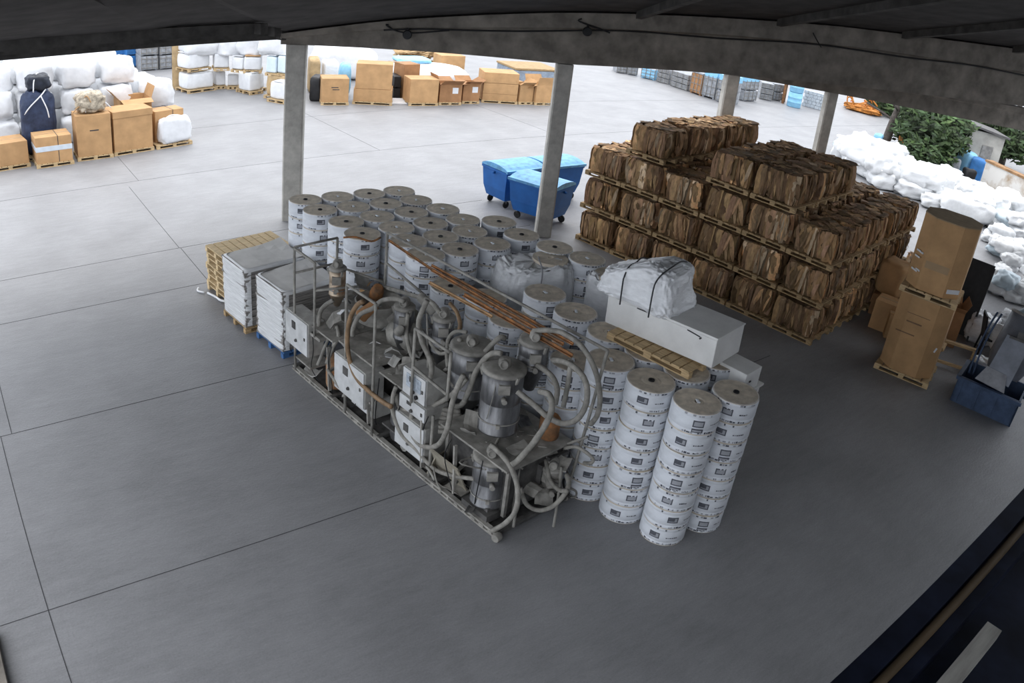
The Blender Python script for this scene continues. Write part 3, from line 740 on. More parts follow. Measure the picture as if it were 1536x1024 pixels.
hose(seq([(806, 548), (816, 554), (829, 566), (836, 584), (833, 606)], 1.0, .8), .036)
hose(seq([(810, 587), (824, 592), (828, 606), (826, 620), (817, 639), (801, 663), (779, 688), (768, 697)], .55, .1), .038)
hose(seq([(737, 668), (744, 674), (761, 692), (773, 717), (777, 744), (772, 768), (757, 785), (738, 796)], .2, .02), .034, M_hose)
hose(seq([(819, 690), (821, 700), (825, 720), (838, 734), (851, 736)], .95, .7), .03)
hose(seq([(780, 732), (790, 756), (809, 765), (829, 759), (846, 742), (853, 726), (850, 712)], .45, .95), .032)
hose(seq([(594, 580), (589, 597), (590, 622), (603, 652), (625, 674), (649, 701), (674, 712), (712, 718)], -.02, .1), .03)
hose(seq([(847, 672), (863, 670), (876, 676), (889, 687), (887, 694), (876, 694)], 1.2, 1.35), .024)
hose(seq([(672, 552), (664, 560), (660, 573), (662, 588), (668, 593)], .5, .4), .03)
hose(seq([(700, 498), (684, 497), (673, 507), (670, 530), (673, 560), (680, 580)], .8, .45), .026)
hose(seq([(478, 500), (480, 470), (488, 458), (500, 450)], .1, .4), .035)
hose(seq([(490, 545), (500, 520), (508, 505), (506, 490)], .05, .3), .032)
hose(seq([(612, 470), (610, 500), (616, 530), (628, 548)], .6, .5), .03)
hose(seq([(640, 505), (660, 530), (682, 520), (690, 508)], .9, .6), .03)
hose(seq([(675, 455), (685, 468), (690, 485), (688, 497)], 1.0, .9), .03, M_hoseb)
hose(seq([(575, 430), (610, 440), (645, 452), (660, 470)], 1.2, .9), .035)
for k in range(6):   # hose offcuts piled behind the tank
    q = MB(); a = k * .5; q.tube([(.25 + .03 * k, 1.52 + .03 * k, .72 + .05 * k), (.38, 1.38 + .04 * k, .75 + .05 * k), (.55, 1.3 + .03 * k, .73 + .05 * k)], .034, 8); P('hose_offcut', q, M_hose)
# thin pipes and cables
for l, r in (([(744, 575, .35), (738, 600, .3), (730, 628, .3)], .006), ([(650, 700, 0), (655, 722, 0), (662, 735, 0)], .012), ([(640, 700, .02), (645, 706, 0), (652, 720, 0)], .02), ([(824, 676, 1.2), (850, 666, 1.25), (881, 655, 1.3)], .022), ([(830, 790, .75), (838, 740, .9), (842, 700, 1)], .02), ([(770, 790, .3), (775, 760, .35), (780, 740, .4)], .02), ([(640, 470, .3), (641, 500, .3), (642, 560, .3)], .014), ([(845, 610, 1.0), (852, 575, 1.05), (857, 540, 1.1)], .035)):
    q = MB(); q.tube([mv(*p) for p in l], r, 6, sub=4); P('pipe', q, M_dust)
# bent sheet metal lying on the decks
rg = random.Random(21)
def scrap(c, size, seed, m):
    rg2 = random.Random(seed); q = MB(); vs = []
    a = rg2.uniform(0, 6.28); e1 = Vector((math.cos(a), math.sin(a), rg2.uniform(-.5, .5))); e2 = Vector((-math.sin(a), math.cos(a), rg2.uniform(-.5, .5))); cu = rg2.uniform(-.5, .5)
    for s in (0, .006):
        for j in range(4):
            for i in range(4):
                u, v = i / 3 * 2 - 1, j / 3 * 2 - 1
                vs.append(Vector(c) + e1 * (u * size[0] / 2) + e2 * (v * size[1] / 2) + Vector((0, 0, cu * size[0] * u * u + s + rg2.uniform(-.012, .012))))
    fs = []
    for j in range(3):
        for i in range(3):
            k = j * 4 + i; fs += [(k, k + 1, k + 5, k + 4), (k + 16, k + 20, k + 21, k + 17)]
    ring_ = [0, 1, 2, 3, 7, 11, 15, 14, 13, 12, 8, 4]
    for i, k in enumerate(ring_): k2 = ring_[(i + 1) % 12]; fs.append((k, k2, k2 + 16, k + 16))
    return q.add(vs, fs, False)
for k in range(26):
    u_ = rg.uniform(.1, 5.0); v_ = rg.uniform(.15, 1.3)
    z_ = 1.16 if u_ > 1.8 else 1.02
    if u_ < 1.3 and v_ > .2: z_ = 1.0
    P('scrap_plate', scrap((v_, u_, z_ + rg.uniform(0, .12)), (rg.uniform(.15, .42), rg.uniform(.1, .3)), k, rg.choice([M_dust, M_dust, M_boxs, M_stain])), rg.choice([M_dust, M_dust, M_boxs, M_stain]))
for k in range(14):
    u_ = rg.uniform(.2, 4.8); P('floor_scrap', scrap((rg.uniform(.05, .5), u_, .16), (rg.uniform(.15, .35), rg.uniform(.1, .25)), 60 + k, M_dust), rg.choice([M_dust, M_dustd, M_boxs]))
for pt, sz in (((.85, .02, .42), (.3, .25)), ((.95, -.02, .62), (.25, .2)), ((.7, .1, .5), (.22, .3)), ((1.05, .02, .78), (.3, .2))):
    P('bent_guard', scrap(pt, sz, int(pt[2] * 100), M_dust), M_dust)
# rusty bars laid along the back railing
for i, (a, b, w, lab, mm) in enumerate((((1.2, 4.15, 2.40), (1.2, 2.75, 2.30), .018, 'thin brown bar, upper end, lying along the machine railing', M_rust), ((1.16, 3.0, 2.34), (1.16, .35, 2.34), .028, 'long orange rusty angle bar lying along the machine railing', M_rust), ((1.23, 3.1, 2.36), (1.23, .25, 2.37), .022, 'long rusty bar nearest the rolls, lying along the railing', M_rust), ((1.05, 2.9, 2.20), (1.10, 1.6, 2.20), .03, 'short tan bar under the rusty bars', mat('tan_bar', (.40, .25, .13), .8, var=.2)), ((1.1, 2.2, 2.28), (1.12, .15, 2.28), .04, 'flat brown bar beneath the rusty bars, near end', M_rust))):
    a, b = [MO + MX * p[0] + MY * p[1] + Vector((0, 0, p[2])) for p in (a, b)]
    q = MB(); q.bar(a - a, b - a, w, .012); q.bar(Vector((w * .4, 0, .02)), b - a + Vector((w * .4, 0, .02)), .012, w); tag(q.build('steel_bar', mm, None, a), lab, 'steel bar')
q = MB(); q.tube([(0, 0, 0), (.2, -.02, .02), (.45, -.08, -.02), (.6, -.02, .03)], .018, 6); tag(q.build('rusty_strip', M_rust, None, MO + MX * .85 + MY * 4.9 + Vector((0, 0, 2.27)), -.5), 'short twisted rusty strip across the far railing', 'steel strip')

rg = random.Random(77)
for k in range(12):
    v0, u0 = rg.uniform(.1, 1.1), rg.uniform(.3, 4.8); z0 = rg.uniform(.2, .9); a = Vector((v0, u0, z0))
    q = MB(); q.tube([a, a + Vector((rg.uniform(-.3, .3), rg.uniform(-.4, .4), rg.uniform(-.2, .3))), a + Vector((rg.uniform(-.4, .4), rg.uniform(-.7, .7), rg.uniform(-.3, .5)))], rg.choice((.012, .018, .028)), 6, sub=5); P('pipe', q, rg.choice([M_dust, M_dustd, M_hose]))
for k in range(8):
    v0, u0 = rg.uniform(-.02, .1), .4 + k * .58; q = MB(); a = Vector((v0, u0, 1.0)); q.tube([a, a + Vector((-.03, rg.uniform(-.1, .1), -.3)), a + Vector((.02, rg.uniform(-.2, .2), -.7)), a + Vector((.05, rg.uniform(-.2, .2), -.88))], .008, 5, sub=4); P('wire', q, M_black)
for u_ in (.9, 1.6, 2.9, 4.0):
    q = MB(); q.bar((.06, u_, .14), (.06, u_ + .05, .9), .05, .03); q.bar((.06, u_, .5), (.4, u_ + .1, .52), .04); P('bracket', q, M_dust)

rg = random.Random(31)
for k in range(26):
    u_, v_ = rg.uniform(2.7, 4.9), rg.uniform(.35, 1.3)
    P('scrap_plate', scrap((v_, u_, 1.18 + rg.uniform(0, .22)), (rg.uniform(.18, .5), rg.uniform(.1, .28)), 200 + k, M_dust), rg.choice([M_boxs, M_dust, M_film, M_box, M_kraft if k % 3 == 0 else M_dust]))
for k, (u_, v_, z_, r_) in enumerate(((3.75, .45, 1.45, .10), (2.85, 1.15, 1.75, .09), (2.9, .55, 1.55, .07), (4.3, 1.1, 1.4, .12))):
    q = MB(); q.lathe([(r_, 0), (r_ * 1.1, .02), (r_, .05), (r_ * .8, .3), (r_ * .5, .34)], c=(v_, u_, z_), axis=(rg.uniform(-1, 1), rg.uniform(-1, 1), .8), n=14); P('pipe_elbow', q, rg.choice([M_rust, M_dust, M_kraftd]))
# ------------------------------------------------------------------ the yard: cartons, sacks and crates
def spot(l, r, top, depth, hmin=0):
    a, b = at(*l), at(*r); d = b - a; w_ = d.length; yaw = math.atan2(d.y, d.x)
    n = Vector((-d.y, d.x, 0)).normalized(); c = (a + b) / 2 + n * depth / 2
    return c, w_, yaw, hz(a, l[0], top)
def carton(c, w_, d, h, yaw, label, m=None, style='closed', group='cardboard boxes in the yard', tape=True, printed=None, bulge=.0, note=None, strap=False, band=False):
    """a corrugated box, base at c"""
    m = m or M_kraft; r = empty('cardboard_box', c, yaw); tag(r, label, 'cardboard box', group)
    t = .012; q = MB()
    if style == 'closed':
        q.rbox((0, 0, h / 2), (w_, d, h), .012)
    else:
        for x in (-1, 1): q.box((x * (w_ / 2 - t / 2), 0, h / 2), (t, d, h)); 
        for y in (-1, 1): q.box((0, y * (d / 2 - t / 2), h / 2), (w_ - 2 * t, t, h))
        q.box((0, 0, t / 2), (w_ - 2 * t, d - 2 * t, t)); q.box((0, 0, h * .82), (w_ - 2 * t, d - 2 * t, .02))
    q.build('body', m, r)
    rg2 = random.Random(int(abs(c[0] * 31 + c[1] * 17)))
    if style == 'open':
        for k, (x, y, az) in enumerate(((0, -1, 0), (0, 1, 0), (-1, 0, 1), (1, 0, 1))):
            q = MB(); tilt = rg2.uniform(.2, 1.9); L_ = min(w_, d) * .42
            if az == 0: a = Vector((0, y * d / 2, h)); e = Vector((0, y * math.sin(tilt), math.cos(tilt))) * L_; s_ = Vector((w_ / 2 - .01, 0, 0))
            else: a = Vector((x * w_ / 2, 0, h)); e = Vector((x * math.sin(tilt), 0, math.cos(tilt))) * L_; s_ = Vector((0, d / 2 - .01, 0))
            n_ = e.cross(s_).normalized() * .008
            vs = [a - s_, a + s_, a + s_ * .95 + e, a - s_ * .95 + e]
            q.add(vs + [v + n_ for v in vs], [(0, 1, 2, 3), (7, 6, 5, 4), (0, 4, 5, 1), (1, 5, 6, 2), (2, 6, 7, 3), (3, 7, 4, 0)]); q.build('flap', m, r)
    elif style == 'lidded':
        q = MB(); q.rbox((0, 0, h - .09), (w_ + .04, d + .04, .22), .012); q.build('lid', m, r)
    elif tape:
        q = MB(); q.box((0, 0, h + .002), (w_ * .98, .07, .003)); q.build('tape', M_tape, r)
    if printed:
        q = MB()
        for k in range(printed): q.box((rg2.uniform(-.03, .03), -d / 2 - .002, h * .62 - k * .09), (w_ * .26, .004, .035))
        q.build('print', M_strap if m != M_kraftd else M_inklight, r)
    if note:
        q = MB(); q.box((w_ * .2, -d / 2 - .004, h * .66), (.26, .006, .26)); tag(q.build('paper_note', M_white, r), 'white paper note')
    if strap:
        q = MB(); q.box((w_ * .12, -d / 2 - .003, h / 2), (.02, .005, h)); q.box((w_ * .12, 0, h + .002), (.02, d, .005)); q.build('strap', M_strap, r)
    if band:
        q = MB(); q.rbox((0, 0, h * .55), (w_ + .015, d + .015, .16), .01); tag(q.build('band', mat('pale_band', (.62, .68, .74), .4, var=.06), r), 'pale plastic band')
    return r
def pal_at(c, w_, d, yaw, label, h=.13, parts=False, m=None, group='pallets in the yard'):
    return make_pallet(w_ * 1.0, d, h, m or M_woodpale, c, yaw, parts, label, group)
def up(c, z): return Vector((c[0], c[1], c[2] + z))
# left row of cartons on pallets
LR = [((-14, 260), (47, 250), 219, 1.1, 'low cardboard box with a folded paper on top, at the left picture edge', dict(style='closed')),
      ((56, 254), (112, 246), 208, 1.0, 'cardboard box with a pale plastic band, in front of the navy sack', dict(style='closed', strap=True, band=True)),
      ((117, 243), (171, 236), 175, 1.0, 'tall cardboard box with shredded film heaped on top', dict(style='closed', printed=1)),
      ((172, 235), (232, 225), 170, 1.05, 'tall cardboard box with a deep lid and tape stripe', dict(style='lidded')),
      ((236, 225), (289, 216), 172, 1.1, 'cardboard box behind the slumped white bag at the row end', dict(style='closed', strap=True))]
sp = []
for i, (l, r_, t, d, lab, kw) in enumerate(LR):
    c, w_, yaw, h = spot(l, r_, t, d); sp.append((c, w_, yaw, h))
    pal_at(c, w_, d * .98, yaw, 'pale wooden pallet under the ' + ['leftmost box of the left row', 'box with the plastic band', 'tall box with shredded film', 'tall lidded box', 'last box and slumped bag of the left row'][i], parts=True)
    dd = .1 if i < 4 else .3
    carton(up(c, .13) + Vector((-math.sin(yaw), math.cos(yaw), 0)) * (.0 if i < 4 else .2), w_ * (.95 if i < 4 else .8), d * (.92 if i < 4 else .6), h - .13, yaw, lab, **kw)
c, w_, yaw, h = sp[4]
def bag_thing(name, label, cat, loc, dims, seed, rz=0, m=None, group=None, ties=True, e=.45, wr=.05, amp=.06, tm=None):
    r = empty(name, loc, rz); tag(r, label, cat, group)
    blob(dims, seed, e, amp, 2.0, 36, 22, True, wr, 6).build('body', m or M_white, r)
    if ties:
        q = MB(); q.tube([(-dims[0] * .3, 0, dims[2] * .96), (-dims[0] * .1, .05, dims[2] * 1.06), (dims[0] * .12, -.03, dims[2] * 1.05), (dims[0] * .3, .02, dims[2] * .95)], .022, 6); q.build('lifting_loop', tm or m or M_white, r)
    return r
bag_thing('bulk_bag', 'slumped white bulk bag on the front of the last pallet of the left row', 'bulk bag', up(c, .13) + Vector((math.sin(yaw), -math.cos(yaw), 0)) * .32 + Vector((.08, 0, 0)), (1.15, .5, .85), 3, yaw + .05, e=.4)
# shredded film on the third box, open box behind, navy sack
c, w_, yaw, h = sp[2]
r = empty('shredded_film_heap', up(c, h + .012)); tag(r, 'tangle of pale shredded film and strips heaped on the tall cardboard box', 'film heap')
q = blob((.9, .75, .62), 8, .6, .14, 3, 30, 18, True, .2, 7); q.build('film', mat('beige_film', (.55, .47, .36), .5, var=.3, scale=9, bump=.5), r)
rg = random.Random(4)
for k in range(9):
    q = MB(); a = rg.uniform(0, 6.28); p0 = Vector((rg.uniform(-.3, .3), rg.uniform(-.35, .1), rg.uniform(.1, .5)))
    q.tube([p0, p0 + Vector((math.cos(a) * .2, -.1, .1)), p0 + Vector((math.cos(a) * .45, -.12, -.12))], .018, 5); q.build('strip', M_kraft if k % 2 else M_white, r)
c2_, w2, yaw2, h2 = spot((182, 222), (241, 214), 150, 1.0)
pal_at(c2_ + Vector((0, .5, 0)), 1.15, 1.0, yaw2, 'pallet under the open box behind the tall lidded box')
carton(up(c2_ + Vector((0, .5, 0)), .13), 1.1, .95, 1.35, yaw2, 'open cardboard box with raised flaps behind the tall lidded box', style='open')
cn = at(84, 236) + Vector((-.1, .7, 0))
M_navy = mat('navy_sack', (.035, .05, .10), .55, var=.25, scale=4, bump=.5, bscale=9)
c, w_, yaw, h = sp[1]
nb = empty('navy_sack', (c.x - .25, c.y + .95, .13), yaw); tag(nb, 'tall navy blue tied sack standing behind the banded box', 'sack')
pal_at(Vector((c.x - .25, c.y + 1.0, 0)), 1.1, .9, yaw, 'pallet under the navy sack')
blob((1.05, .8, 2.0), 15, .5, .08, 2, 40, 30, True, .08, 6).build('body', M_navy, nb)
q = MB(); q.tube([(-.5, -.2, 1.2), (-.3, -.44, 1.55), (.1, -.42, 1.9), (.3, -.2, 2.05)], .02, 6); tag(q.build('cord', M_white, nb), 'pale cord')
q = MB(); q.tube([(.1, -.42, 1.9), (.25, -.45, 1.5), (.3, -.44, 1.2)], .02, 6); tag(q.build('cord', M_white, nb), 'pale cord')
tb = empty('navy_sack', (c.x - .15, c.y + .95, 2.14), yaw); tag(tb, 'small dark bundle tied with white cord on top of the navy sack', 'sack')
blob((.75, .6, .5), 16, .6, .1, 2, 30, 18, True, .1, 6).build('body', mat('black_sack', (.025, .03, .045), .5, var=.3, bump=.5, bscale=9), tb)
q = MB(); q.tube([(-.2, -.32, .0), (-.15, -.3, .35), (0, 0, .52), (.1, .2, .45)], .02, 5); q.build('cord', M_white, tb)
# white bulk bags: two in front at the left edge, then the long pile behind
c = at(18, 236)
for k, (lab, z, dx) in enumerate((('white bulk bag on a pallet at the left edge, lower of two', .13, 0), ('white bulk bag at the left edge, upper of two', 1.08, -.1))):
    bag_thing('bulk_bag', lab, 'bulk bag', (c.x + dx - .3, c.y + 1.2, z), (1.4, 1.1, .88), 30 + k, 0)
pal_at(Vector((c.x - .3, c.y + 1.2, 0)), 1.4, 1.1, 0, 'pallet under the bulk bags at the left edge')
bagp = [blob((1.25, 1.1, .95), 40 + i, .45, .09, 1.8, 28, 18, True, .07, 5).build('bulk_bag', M_white) for i in range(3)]
for o in bagp: COL.objects.unlink(o)
def put_bag(loc, rz, s, label, group, i=0, sz=None):
    o = bagp[i % 3].copy(); COL.objects.link(o); o.location = loc; o.rotation_euler = (0, 0, rz); o.scale = sz or (s, s, s); tag(o, label, 'bulk bag', group); return o
rg = random.Random(9)
for rr_ in range(4):
    for cc in range(5):
        p = Vector((1.5 + cc * 1.40 - rr_ * .25, 28.7 + rr_ * 1.5, 0))
        nl = 2 if cc == 4 else (3 if rr_ < 3 else 3)
        for l in range(nl):
            front = rr_ == 0 or l == nl - 1 or cc == 4
            lab = ('white bulk bag in the long pile, %s row back, %s across, %s layer' % (ORD[rr_], ORD[cc], ['bottom', 'middle', 'top'][l if nl == 3 else l])) if front else 'white bulk bag buried inside the long pile'
            put_bag((p.x + rg.uniform(-.04, .04) + l * .05, p.y + rg.uniform(-.04, .04) + l * .06, l * .92), rg.uniform(-.1, .1), rg.uniform(.93, .98), lab, 'white bulk bags piled in the left yard', rg.randrange(3))
put_bag(at(168, 170) + Vector((0, .3, 0)), .2, 1.1, 'white bulk bag leaning at the right end of the long pile', None, 1)
# crates far behind on the left
M_ibc = mat('grey_crate', (.33, .345, .37), .6, var=.2, scale=5)
M_blue = mat('blue_plastic', (.05, .20, .50), .5, var=.15, scale=3)
M_sky = mat('pale_blue_cover', (.28, .58, .82), .5, var=.1, scale=3)
def crate(l, r_, top, depth, label, m=None, lid=None, name='stacked_crate', tiers=2, group='crates across the yard', bars=True):
    c, w_, yaw, h = spot(l, r_, top, depth); w_ *= .94; r = empty(name, c, yaw); tag(r, label, 'crate', group)
    th = h / tiers
    for k in range(tiers):
        q = MB(); q.rbox((0, 0, th * k + th * .52), (w_ * .98, depth, th * .9), .03)
        for x in (-.4, .4): q.box((x * w_, 0, th * k + .05), (.12, depth * .9, .1))
        q.build('bin', m or M_ibc, r)
        if bars:
            q = MB()
            for x in (-.48, -.16, .16, .48): q.box((x * w_, -depth / 2 - .015, th * k + th * .52), (.035, .03, th * .88))
            for z in (.2, .5, .8): q.box((0, -depth / 2 - .015, th * k + th * z), (w_, .03, .035))
            q.build('cage', M_steel, r)
    if lid: q = MB(); q.rbox((0, 0, h + .03), (w_ * 1.02, depth * 1.02, .1 if lid != M_sky else .35), .02); q.build('cover', lid, r)
    return r
crate((211, 107), (238, 105), 62, 1.6, 'grey wrapped bin stack with a pale blue cover, far left yard', None, None)
q = MB(); c, w_, yaw, h = spot((210, 106), (238, 104), 71, .1); q.box((0, -.04, 1.9), (w_, .05, .8)); tag(q.build('blue_sheet', M_sky, None, c + Vector((0, -.06, 0)), yaw), 'pale blue sheet hung on the front of the grey bin stack', 'sheet')
crate((239, 105), (268, 102), 62, 1.6, 'grey wrapped bin stack right of the blue sheet')
for k, (x0, x1, lab) in enumerate(((172, 189, 'blue plastic crate stack, left of two, behind the sack pile'), (190, 208, 'blue plastic crate stack, right of two, behind the sack pile'))):
    crate((x0, 102), (x1, 100), 66, 1.4, lab, M_blue, None, bars=False)
# white goods on pallets, beyond the left of the corner column
def wpack(l, r_, top, depth, label, tiers=1, m=None, name='white_pack', pm=True, z0=0, e=.22):
    c, w_, yaw, h = spot(l, r_, top, depth)
    if pm and z0 == 0: pal_at(c, w_, depth, yaw, 'pallet under the ' + label.split(',')[0], .14)
    z = z0 + (.14 if pm else 0)
    r = empty(name, up(c, z), yaw); tag(r, label, 'wrapped pack', 'white wrapped packs across the yard')
    hh = (h - .14) if z0 == 0 else h
    blob((w_ * .92, depth * .8, hh), int(l[0]), e, .03, 1.5, 32, 16, True, .03, 5).build('wrap', m or M_white, r)
    q = MB(); q.box((0, -depth * .3, hh + .005), (w_ * .5, depth * .2, .02)); q.build('fold', m or M_white, r)
    return c, yaw, w_
M_slat = mat('carton_stack', (.50, .36, .20), .85, var=.15, scale=4)
carton(spot((250, 131), (268, 135), 95, 1.2)[0], .9, .9, 2.3, -.4, 'tall narrow brown carton stack at the left end of the white packs', M_slat, printed=2)
wp = [((282, 141), (325, 135), 112, 1.2, 'leaning white pack, low front left of the group'), ((340, 134), (358, 134), 112, 1.2, 'narrow white pack behind the leaning one'), ((357, 138), (374, 141), 110, 1.1, 'white pack, left half of the double front pallet'), ((375, 143), (395, 140), 111, 1.1, 'white pack, right half of the double front pallet'), ((400, 152), (427, 157), 121, 1.1, 'white pack close behind the corner column'), ((323, 134), (340, 133), 108, 1.2, 'grey white pack beside the leaning one')]
for w4 in wp: wpack(*w4)
wpack((395, 147), (427, 151), 112, 1.1, 'brown slatted pack beneath the bluish packs', 1, M_slat, 'slatted_pack')
# upper tier on its own pallets
for (l, r_, bot, top, lab, mm) in (((284, 141), (320, 135), 105, 82, 'white pack on the upper tier, left end', None), ((320, 137), (345, 136), 103, 80, 'grey shaded white pack on the upper tier, second', None), ((343, 137), (362, 139), 104, 84, 'white pack on the upper tier, third', None), ((363, 141), (392, 141), 106, 85, 'white pack on the upper tier, fourth', None), ((394, 146), (411, 148), 109, 83, 'bluish white pack on the upper tier, left of two', mat('bluish_pack', (.62, .72, .80), .5, var=.05)), ((411, 148), (427, 150), 110, 82, 'bluish white pack on the upper tier, right of two', mat('bluish_pack', (.62, .72, .80), .5, var=.05))):
    c, w_, yaw, _ = spot(l, r_, bot, 1.2); a = at(*l); z0 = hz(a, l[0], bot); z1 = hz(a, l[0], top)
    make_pallet(w_ * .96, 1.0, .13, M_woodpale, up(c, z0 - .135), yaw, False, 'pallet carrying the ' + lab, 'pallets in the yard')
    r = empty('white_pack', up(c, z0), yaw); tag(r, lab, 'wrapped pack', 'white wrapped packs across the yard')
    blob((w_ * .9, .95, z1 - z0 - .04), int(l[0]) + 7, .22, .03, 1.5, 32, 16, True, .03, 5).build('wrap', mm or M_white, r)
    q = MB(); q.box((0, 0, z1 - z0 + .01), (w_ * .8, .9, .03)); q.build('top_sheet', M_kraft if 'fourth' in lab else M_white, r)
for k, (px, py, z, s, lab) in enumerate(((300, 138, 2.62, 1.35, 'large white bag bulging on the upper left pack'), (345, 136, 2.66, 1.3, 'white bag on top of the middle packs'), (382, 138, 2.66, 1.25, 'white bag on top of the fourth upper pack'), (412, 146, 2.75, 1.2, 'white bag on top of the bluish packs'))):
    p = at(px, py) + Vector((.2, .6, 0)); z = hz(p, px, 82 if k < 3 else 81); put_bag((p.x, p.y, z), .3 * k, s, lab, None, k, (s, s, s * .8))
# middle row between the columns
MR = [((481, 158), (523, 158), 118, 1.1, 'cardboard box with two dark print bars, left end of the middle row', dict(printed=2)),
      ((528, 156), (588, 159), 133, 1.2, 'wide low cardboard box carrying a tall box, middle row', dict(tape=False)),
      ((613, 159), (657, 159), 119, 1.1, 'pale cardboard box with rounded top, centre of the middle row', dict(printed=None)),
      ((658, 158), (692, 158), 127, 1.1, 'dark brown open box with a white note, left of two', dict(style='open', m=M_kraftd, note=True)),
      ((693, 156), (719, 156), 126, 1.0, 'dark brown box with a white note, right of two', dict(style='open', m=M_kraftd, note=True)),
      ((722, 154), (776, 157), 140, 1.3, 'bottom box of the triple cardboard stack', dict(tape=False)),
      ((778, 157), (799, 157), 128, 1.0, 'torn cardboard box right of the triple stack', dict(style='open')),
      ((802, 158), (829, 158), 128, 1.0, 'cardboard box with a ragged top beside the second column', dict(style='open'))]
for i, (l, r_, t, d, lab, kw) in enumerate(MR):
    c, w_, yaw, h = spot(l, r_, t, d)
    pal_at(c, w_, d, yaw, 'pallet under the ' + lab.split(',')[0])
    carton(up(c, .13), w_ * .96, d * .94, h - .13, yaw, lab, group='cardboard boxes of the middle row', **kw)
    if i == 1: carton(up(c, h + .01), w_ * .9, d * .9, hz(at(*l), l[0], 95) - h - .01, yaw, 'tall pale cardboard box standing on the wide low one', group='cardboard boxes of the middle row', tape=False)
    if i == 5:
        for k in (1, 2): carton(up(c, h + (k - 1) * (hz(at(*l), l[0], 108) - h) / 2 + .006 * k), w_ * .96, d * .94, (hz(at(*l), l[0], 108) - h) / 2 - .008, yaw, ('middle' if k == 1 else 'top') + ' box of the triple cardboard stack', group='cardboard boxes of the middle row', tape=k == 2)
# odds and ends behind the middle row
def rough(l, r_, top, depth, label, cat, name, m, e=.35, dz=0):
    c, w_, yaw, h = spot(l, r_, top, depth); r = blob((w_ * .92, depth, h - dz), int(l[0] * 3), e, .05, 1.8, 34, 18, True, .06, 5).build(name, m, None, up(c, dz), yaw); return tag(r, label, cat)
rough((462, 152), (481, 153), 116, 1.1, 'black wrapped bale left of the middle row', 'bale', 'black_bale', M_black, .25)
crate((589, 150), (600, 150), 114, 1.0, 'narrow black bin behind the wide box', M_black, bars=False)
carton(spot((598, 148), (616, 149), 116, 1.0)[0], .8, .9, 1.55, 0, 'brown carton half hidden behind the rounded box', M_kraftd)
q = MB(); q.box((0, 0, .06), (1.0, .7, .03), rot=E(8, 0, 0)); tag(q.build('white_board', M_white, None, at(600, 155) + Vector((0, .2, 0)), -.4), 'flat white board lying between two boxes', 'board')
rough((462, 140), (480, 140), 90, 1.3, 'brown carton bale behind the corner column', 'bale', 'carton_bale', M_slat, .2)
rough((482, 136), (508, 136), 92, 1.0, 'pale wrapped pallet behind the first box of the middle row', 'pack', 'pale_pack', M_film, .3)
rough((470, 122), (575, 122), 74, 3.0, 'broad heap of white sheeting behind the middle row', 'sheeting', 'white_sheeting', M_white, .5)
rough((590, 138), (716, 140), 104, 3.0, 'long low heap of white sheets behind the middle boxes', 'sheeting', 'white_sheeting', M_white, .5)
rough((595, 128), (650, 128), 96, 1.6, 'crumpled light blue tarp on the white heap', 'tarp', 'blue_tarp', M_sky, .5, 1.25)
rough((508, 146), (527, 146), 97, .9, 'blue and white bag pile by the tall box', 'bag', 'blue_bag', M_sky, .5)
carton(spot((666, 122), (692, 122), 94, 1.3)[0], 1.3, 1.1, 1.3, -.2, 'cardboard box standing on the white heap behind', M_kraft)
crate((768, 140), (838, 142), 104, 2.2, 'long grey blue container behind the right end boxes', mat('container_blue', (.30, .36, .44), .6, var=.15), M_wood, 'metal_container', 1, bars=False)
rg = random.Random(2)
for k in range(16):   # heap of broken pallets
    p = at(rg.uniform(580, 665), rg.uniform(98, 104)); z = .1 + rg.uniform(0, 1.0)
    q = MB()
    for j in range(4): q.box((0, (j - 1.5) * .24, 0), (1.5, .14, .03))
    q.box((-.6, 0, -.05), (.1, .9, .07)); q.box((.6, 0, -.05), (.1, .9, .07))
    o = q.build('broken_pallet', M_wood, None, up(p, z)); o.rotation_euler = (rg.uniform(-.5, .5), rg.uniform(-.5, .5), rg.uniform(0, 3)); tag(o, 'broken wooden pallet in the heap behind the middle row', 'pallet', 'heap of broken pallets')
# line of caged crates along the far right of the yard
cl = [((924, 109), (940, 111), 96, 'dark crate at the far end of the crate line', M_ibc, None, 1), ((941, 112), (956, 114), 97, 'white covered crate, second from the far end', M_ibc, M_white, 1), ((960, 116), (982, 121), 100, 'light blue covered crate low beside the line', M_sky, M_white, 1), ((984, 122), (1003, 127), 100, 'slatted grey crate right of the light blue one', M_ibc, None, 3), ((1004, 128), (1031, 137), 104, 'grey banded crate stack before the open one', M_ibc, None, 3), ((1033, 138), (1050, 144), 106, 'crate half full of brown board', M_kraftd, M_ibc, 1), ((1051, 144), (1071, 150), 108, 'grey crate with a pale window, near the column', M_ibc, M_sky, 1), ((1072, 151), (1090, 157), 114, 'pale blue wrapped crate just left of the column', M_ibc, M_sky, 2), ((1114, 152), (1134, 152), 118, 'tall pale crate right of the column', M_ibc, M_sky, 2), ((1138, 148), (1158, 152), 122, 'dark crate stack under the second beam', M_ibc, None, 3), ((1158, 150), (1172, 152), 124, 'grey rounded bin stack beside the rusty frame', M_ibc, None, 2)]
for l, r_, t, lab, mm, lid, tr in cl: crate(l, r_, t, 1.1, lab, mm, lid, 'caged_crate', tr)
q = MB(); q.bar((0, 0, 0), (0, 0, 2.6), .12); q.bar((.5, .3, 0), (.3, .2, 2.3), .3, .1); tag(q.build('rusty_upright', M_rust, None, at(1174, 155)), 'orange rusty upright frame between crates', 'frame')
